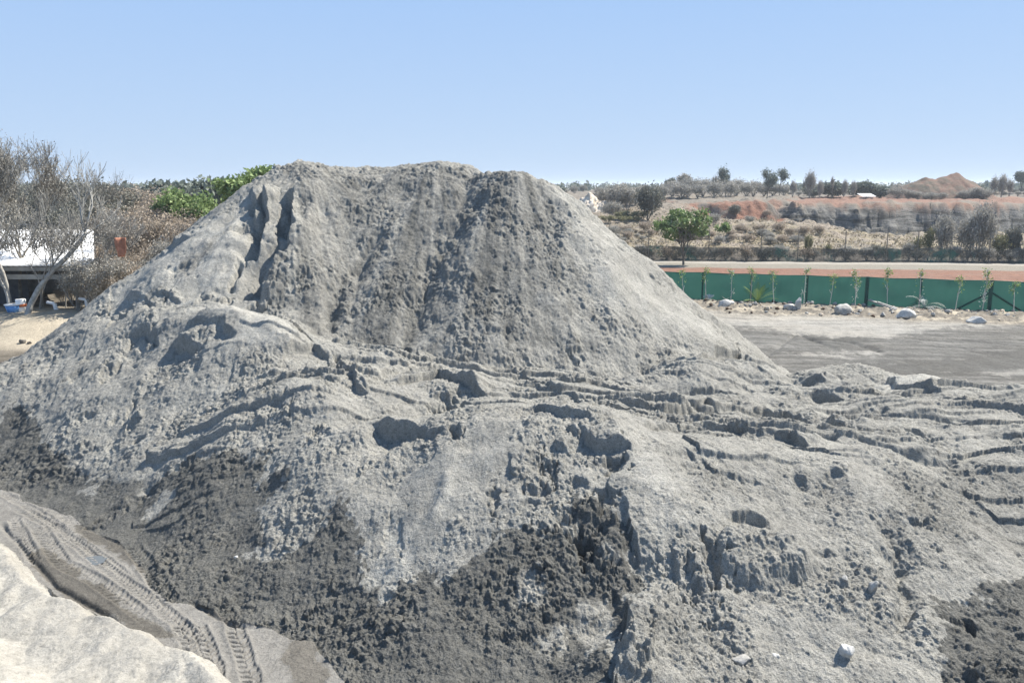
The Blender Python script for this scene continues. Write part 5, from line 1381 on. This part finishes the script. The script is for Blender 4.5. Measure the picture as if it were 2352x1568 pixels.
# bare trees
def bare(u_b, u_t, vt, Y, seed, lab, rad=.13, depth=5, mat=BARK_PALE, sx=1.0, spread=.55, frac=.3, lean=None, forks=(2, 3)):
    xb, xt = P(u_b, 700, Y)[0], P(u_t, vt, Y)[0]; z0 = gz(xb, Y); h = P(u_t, vt, Y)[2] - z0
    ln = (xt - xb) / h if lean is None else lean
    g, w = bare_tree_mesh(seed, h, rad, (ln, 0), depth, spread, .2, mat, .009, forks, frac)
    tips = [t for t in g.tips if t.z > h * .5]
    cr = leaves("twig_leaves", tips, 1, .05, .12, L_GREY, seed, keep=.25)
    return plant("bare_tree", lab, "tree", (xb, Y, z0 - .1), w, cr, None, 0, (sx, sx, 1), ("trunk", "crown"))
bare(25, 12, 225, 45.0, 801, "tallest bare tree rising to the sky at the left picture edge", .15, 6, BARK_PALE, 1.0, .6)
bare(45, 62, 300, 47.0, 802, "fine twigged bare tree right of the tallest bare tree", .11, 6, BARK_DARK, 1.0, .65)
bare(-40, 40, 400, 44.5, 803, "pale bare tree leaning in from the left picture edge over the shed roof", .12, 6, BARK_PALE, 1.1, .65)
bare(110, 120, 400, 58.0, 804, "wispy bare tree standing behind the shed roof", .08, 4, TWIG, .7, .5)
bare(195, 205, 440, 47.0, 806, "thin bare tree with a forked pale stem right of the leaning trunk", .06, 4, BARK_PALE, .6, .5)
bare(150, 185, 500, 46.0, 807, "slim bent bare tree at the foot of the shed posts", .06, 4, BARK_PALE, .7, .6)
bare(250, 262, 470, 49.0, 808, "bare grey tree near the rust orange sheet", .07, 4, TWIG, .7, .6)
bare(20, 30, 470, 44.3, 812, "low tangled pale bare tree in front of the left part of the white shed roof", .07, 5, BARK_PALE, 1.2, .75)
bare(90, 105, 480, 45.0, 813, "tangled pale twiggy tree before the middle of the white shed roof", .06, 5, TWIG, 1.2, .75)
bare(215, 225, 470, 45.6, 814, "grey twiggy tree covering the right end of the white shed roof", .06, 5, TWIG, 1.3, .75)
bare(-25, 5, 300, 46.5, 815, "dense fine twigged bare tree behind the tallest bare tree at the left picture edge", .12, 6, TWIG, 1.2, .65)
# the leaning trunk
Yt = 43.7; path_ = [(62, 722), (70, 700), (88, 664), (120, 622), (152, 592), (178, 562), (196, 538)]
b0 = P(*path_[0], Yt); b0[2] = gz(b0[0], Yt)
g = Grow(820); w = [Vector(np.array(P(u, v, Yt + i * .25)) - b0) for i, (u, v) in enumerate(path_)]; w[0].z = -.1
rr = np.linspace(.17, .10, len(w))
for i in range(len(w) - 1): g.seg.append((w[i], w[i + 1], float(rr[i]), float(rr[i + 1]), 4))
for tgt, rad in (((205, 470), .07), ((240, 515), .06), ((170, 480), .06)):
    t = Vector(np.array(P(*tgt, Yt + 2.2)) - b0); d = (t - w[-1]); g.branch(w[-1], d.normalized(), d.length, rad, 3, (2, 2), .55, .16, .06, 5, .72, .6)
g.branch(w[3], Vector((-.1, .3, 1)).normalized(), 1.8, .06, 3, (2, 3), .6, .2, .08, 4, .7, .6)
plant("bare_tree", "thick pale trunk leaning to the right across the white shed roof", "tree", tuple(b0), g.wood("trunk", BARK_PALE, .010), None)
# a bare bough reaching into the sky above the dark scrub
bare(205, 270, 378, 60.0, 811, "crooked bare tree reaching into the sky above the dark scrub", .10, 4, BARK_DARK, .8, .75)
# puddle in the tyre tracks
m, n, b = nodes_of("muddy_water"); b.inputs["Base Color"].default_value = (.10, .105, .10, 1); b.inputs["Roughness"].default_value = .22; b.inputs["Specular IOR Level"].default_value = .6
V = [(0, 0, 0)]; c = G(215, 1292)
i_ = np.searchsorted(RT, math.hypot(c[0], c[1])); j_ = np.searchsorted(TH, math.atan2(c[0], c[1]))
for k in range(40):
    a = 2 * math.pi * k / 40; rr = 1 + .3 * float(perlin(np.array([math.cos(a) * 1.5]), np.array([math.sin(a) * 1.5]), 5)[0]); V.append((math.cos(a) * .30 * rr, math.sin(a) * .24 * rr, 0))
me = bpy.data.meshes.new("puddle"); me.from_pydata(V, [], [(0, k + 1, (k + 1) % 40 + 1) for k in range(40)]); me.materials.append(m)
tag(link("puddle", me, loc=(c[0], c[1], float(np.median(ZZ[i_ - 8:i_ + 8, j_ - 8:j_ + 8])) + .004)), kind="structure")

# ------------------------------------------------------------------ dusty air
mb = MB(); mb.box((0, 0, 4.0), (19000, 19000, 34.0))
m = bpy.data.materials.new("dusty_air"); m.use_nodes = True
n = m.node_tree; n.nodes.clear()
o = n.nodes.new("ShaderNodeOutputMaterial"); v = n.nodes.new("ShaderNodeVolumePrincipled")
v.inputs["Color"].default_value = (.80, .90, 1.0, 1); v.inputs["Density"].default_value = .00025; v.inputs["Anisotropy"].default_value = .3
n.links.new(v.outputs[0], o.inputs["Volume"])
tag(mb.build("haze", m), kind="stuff")
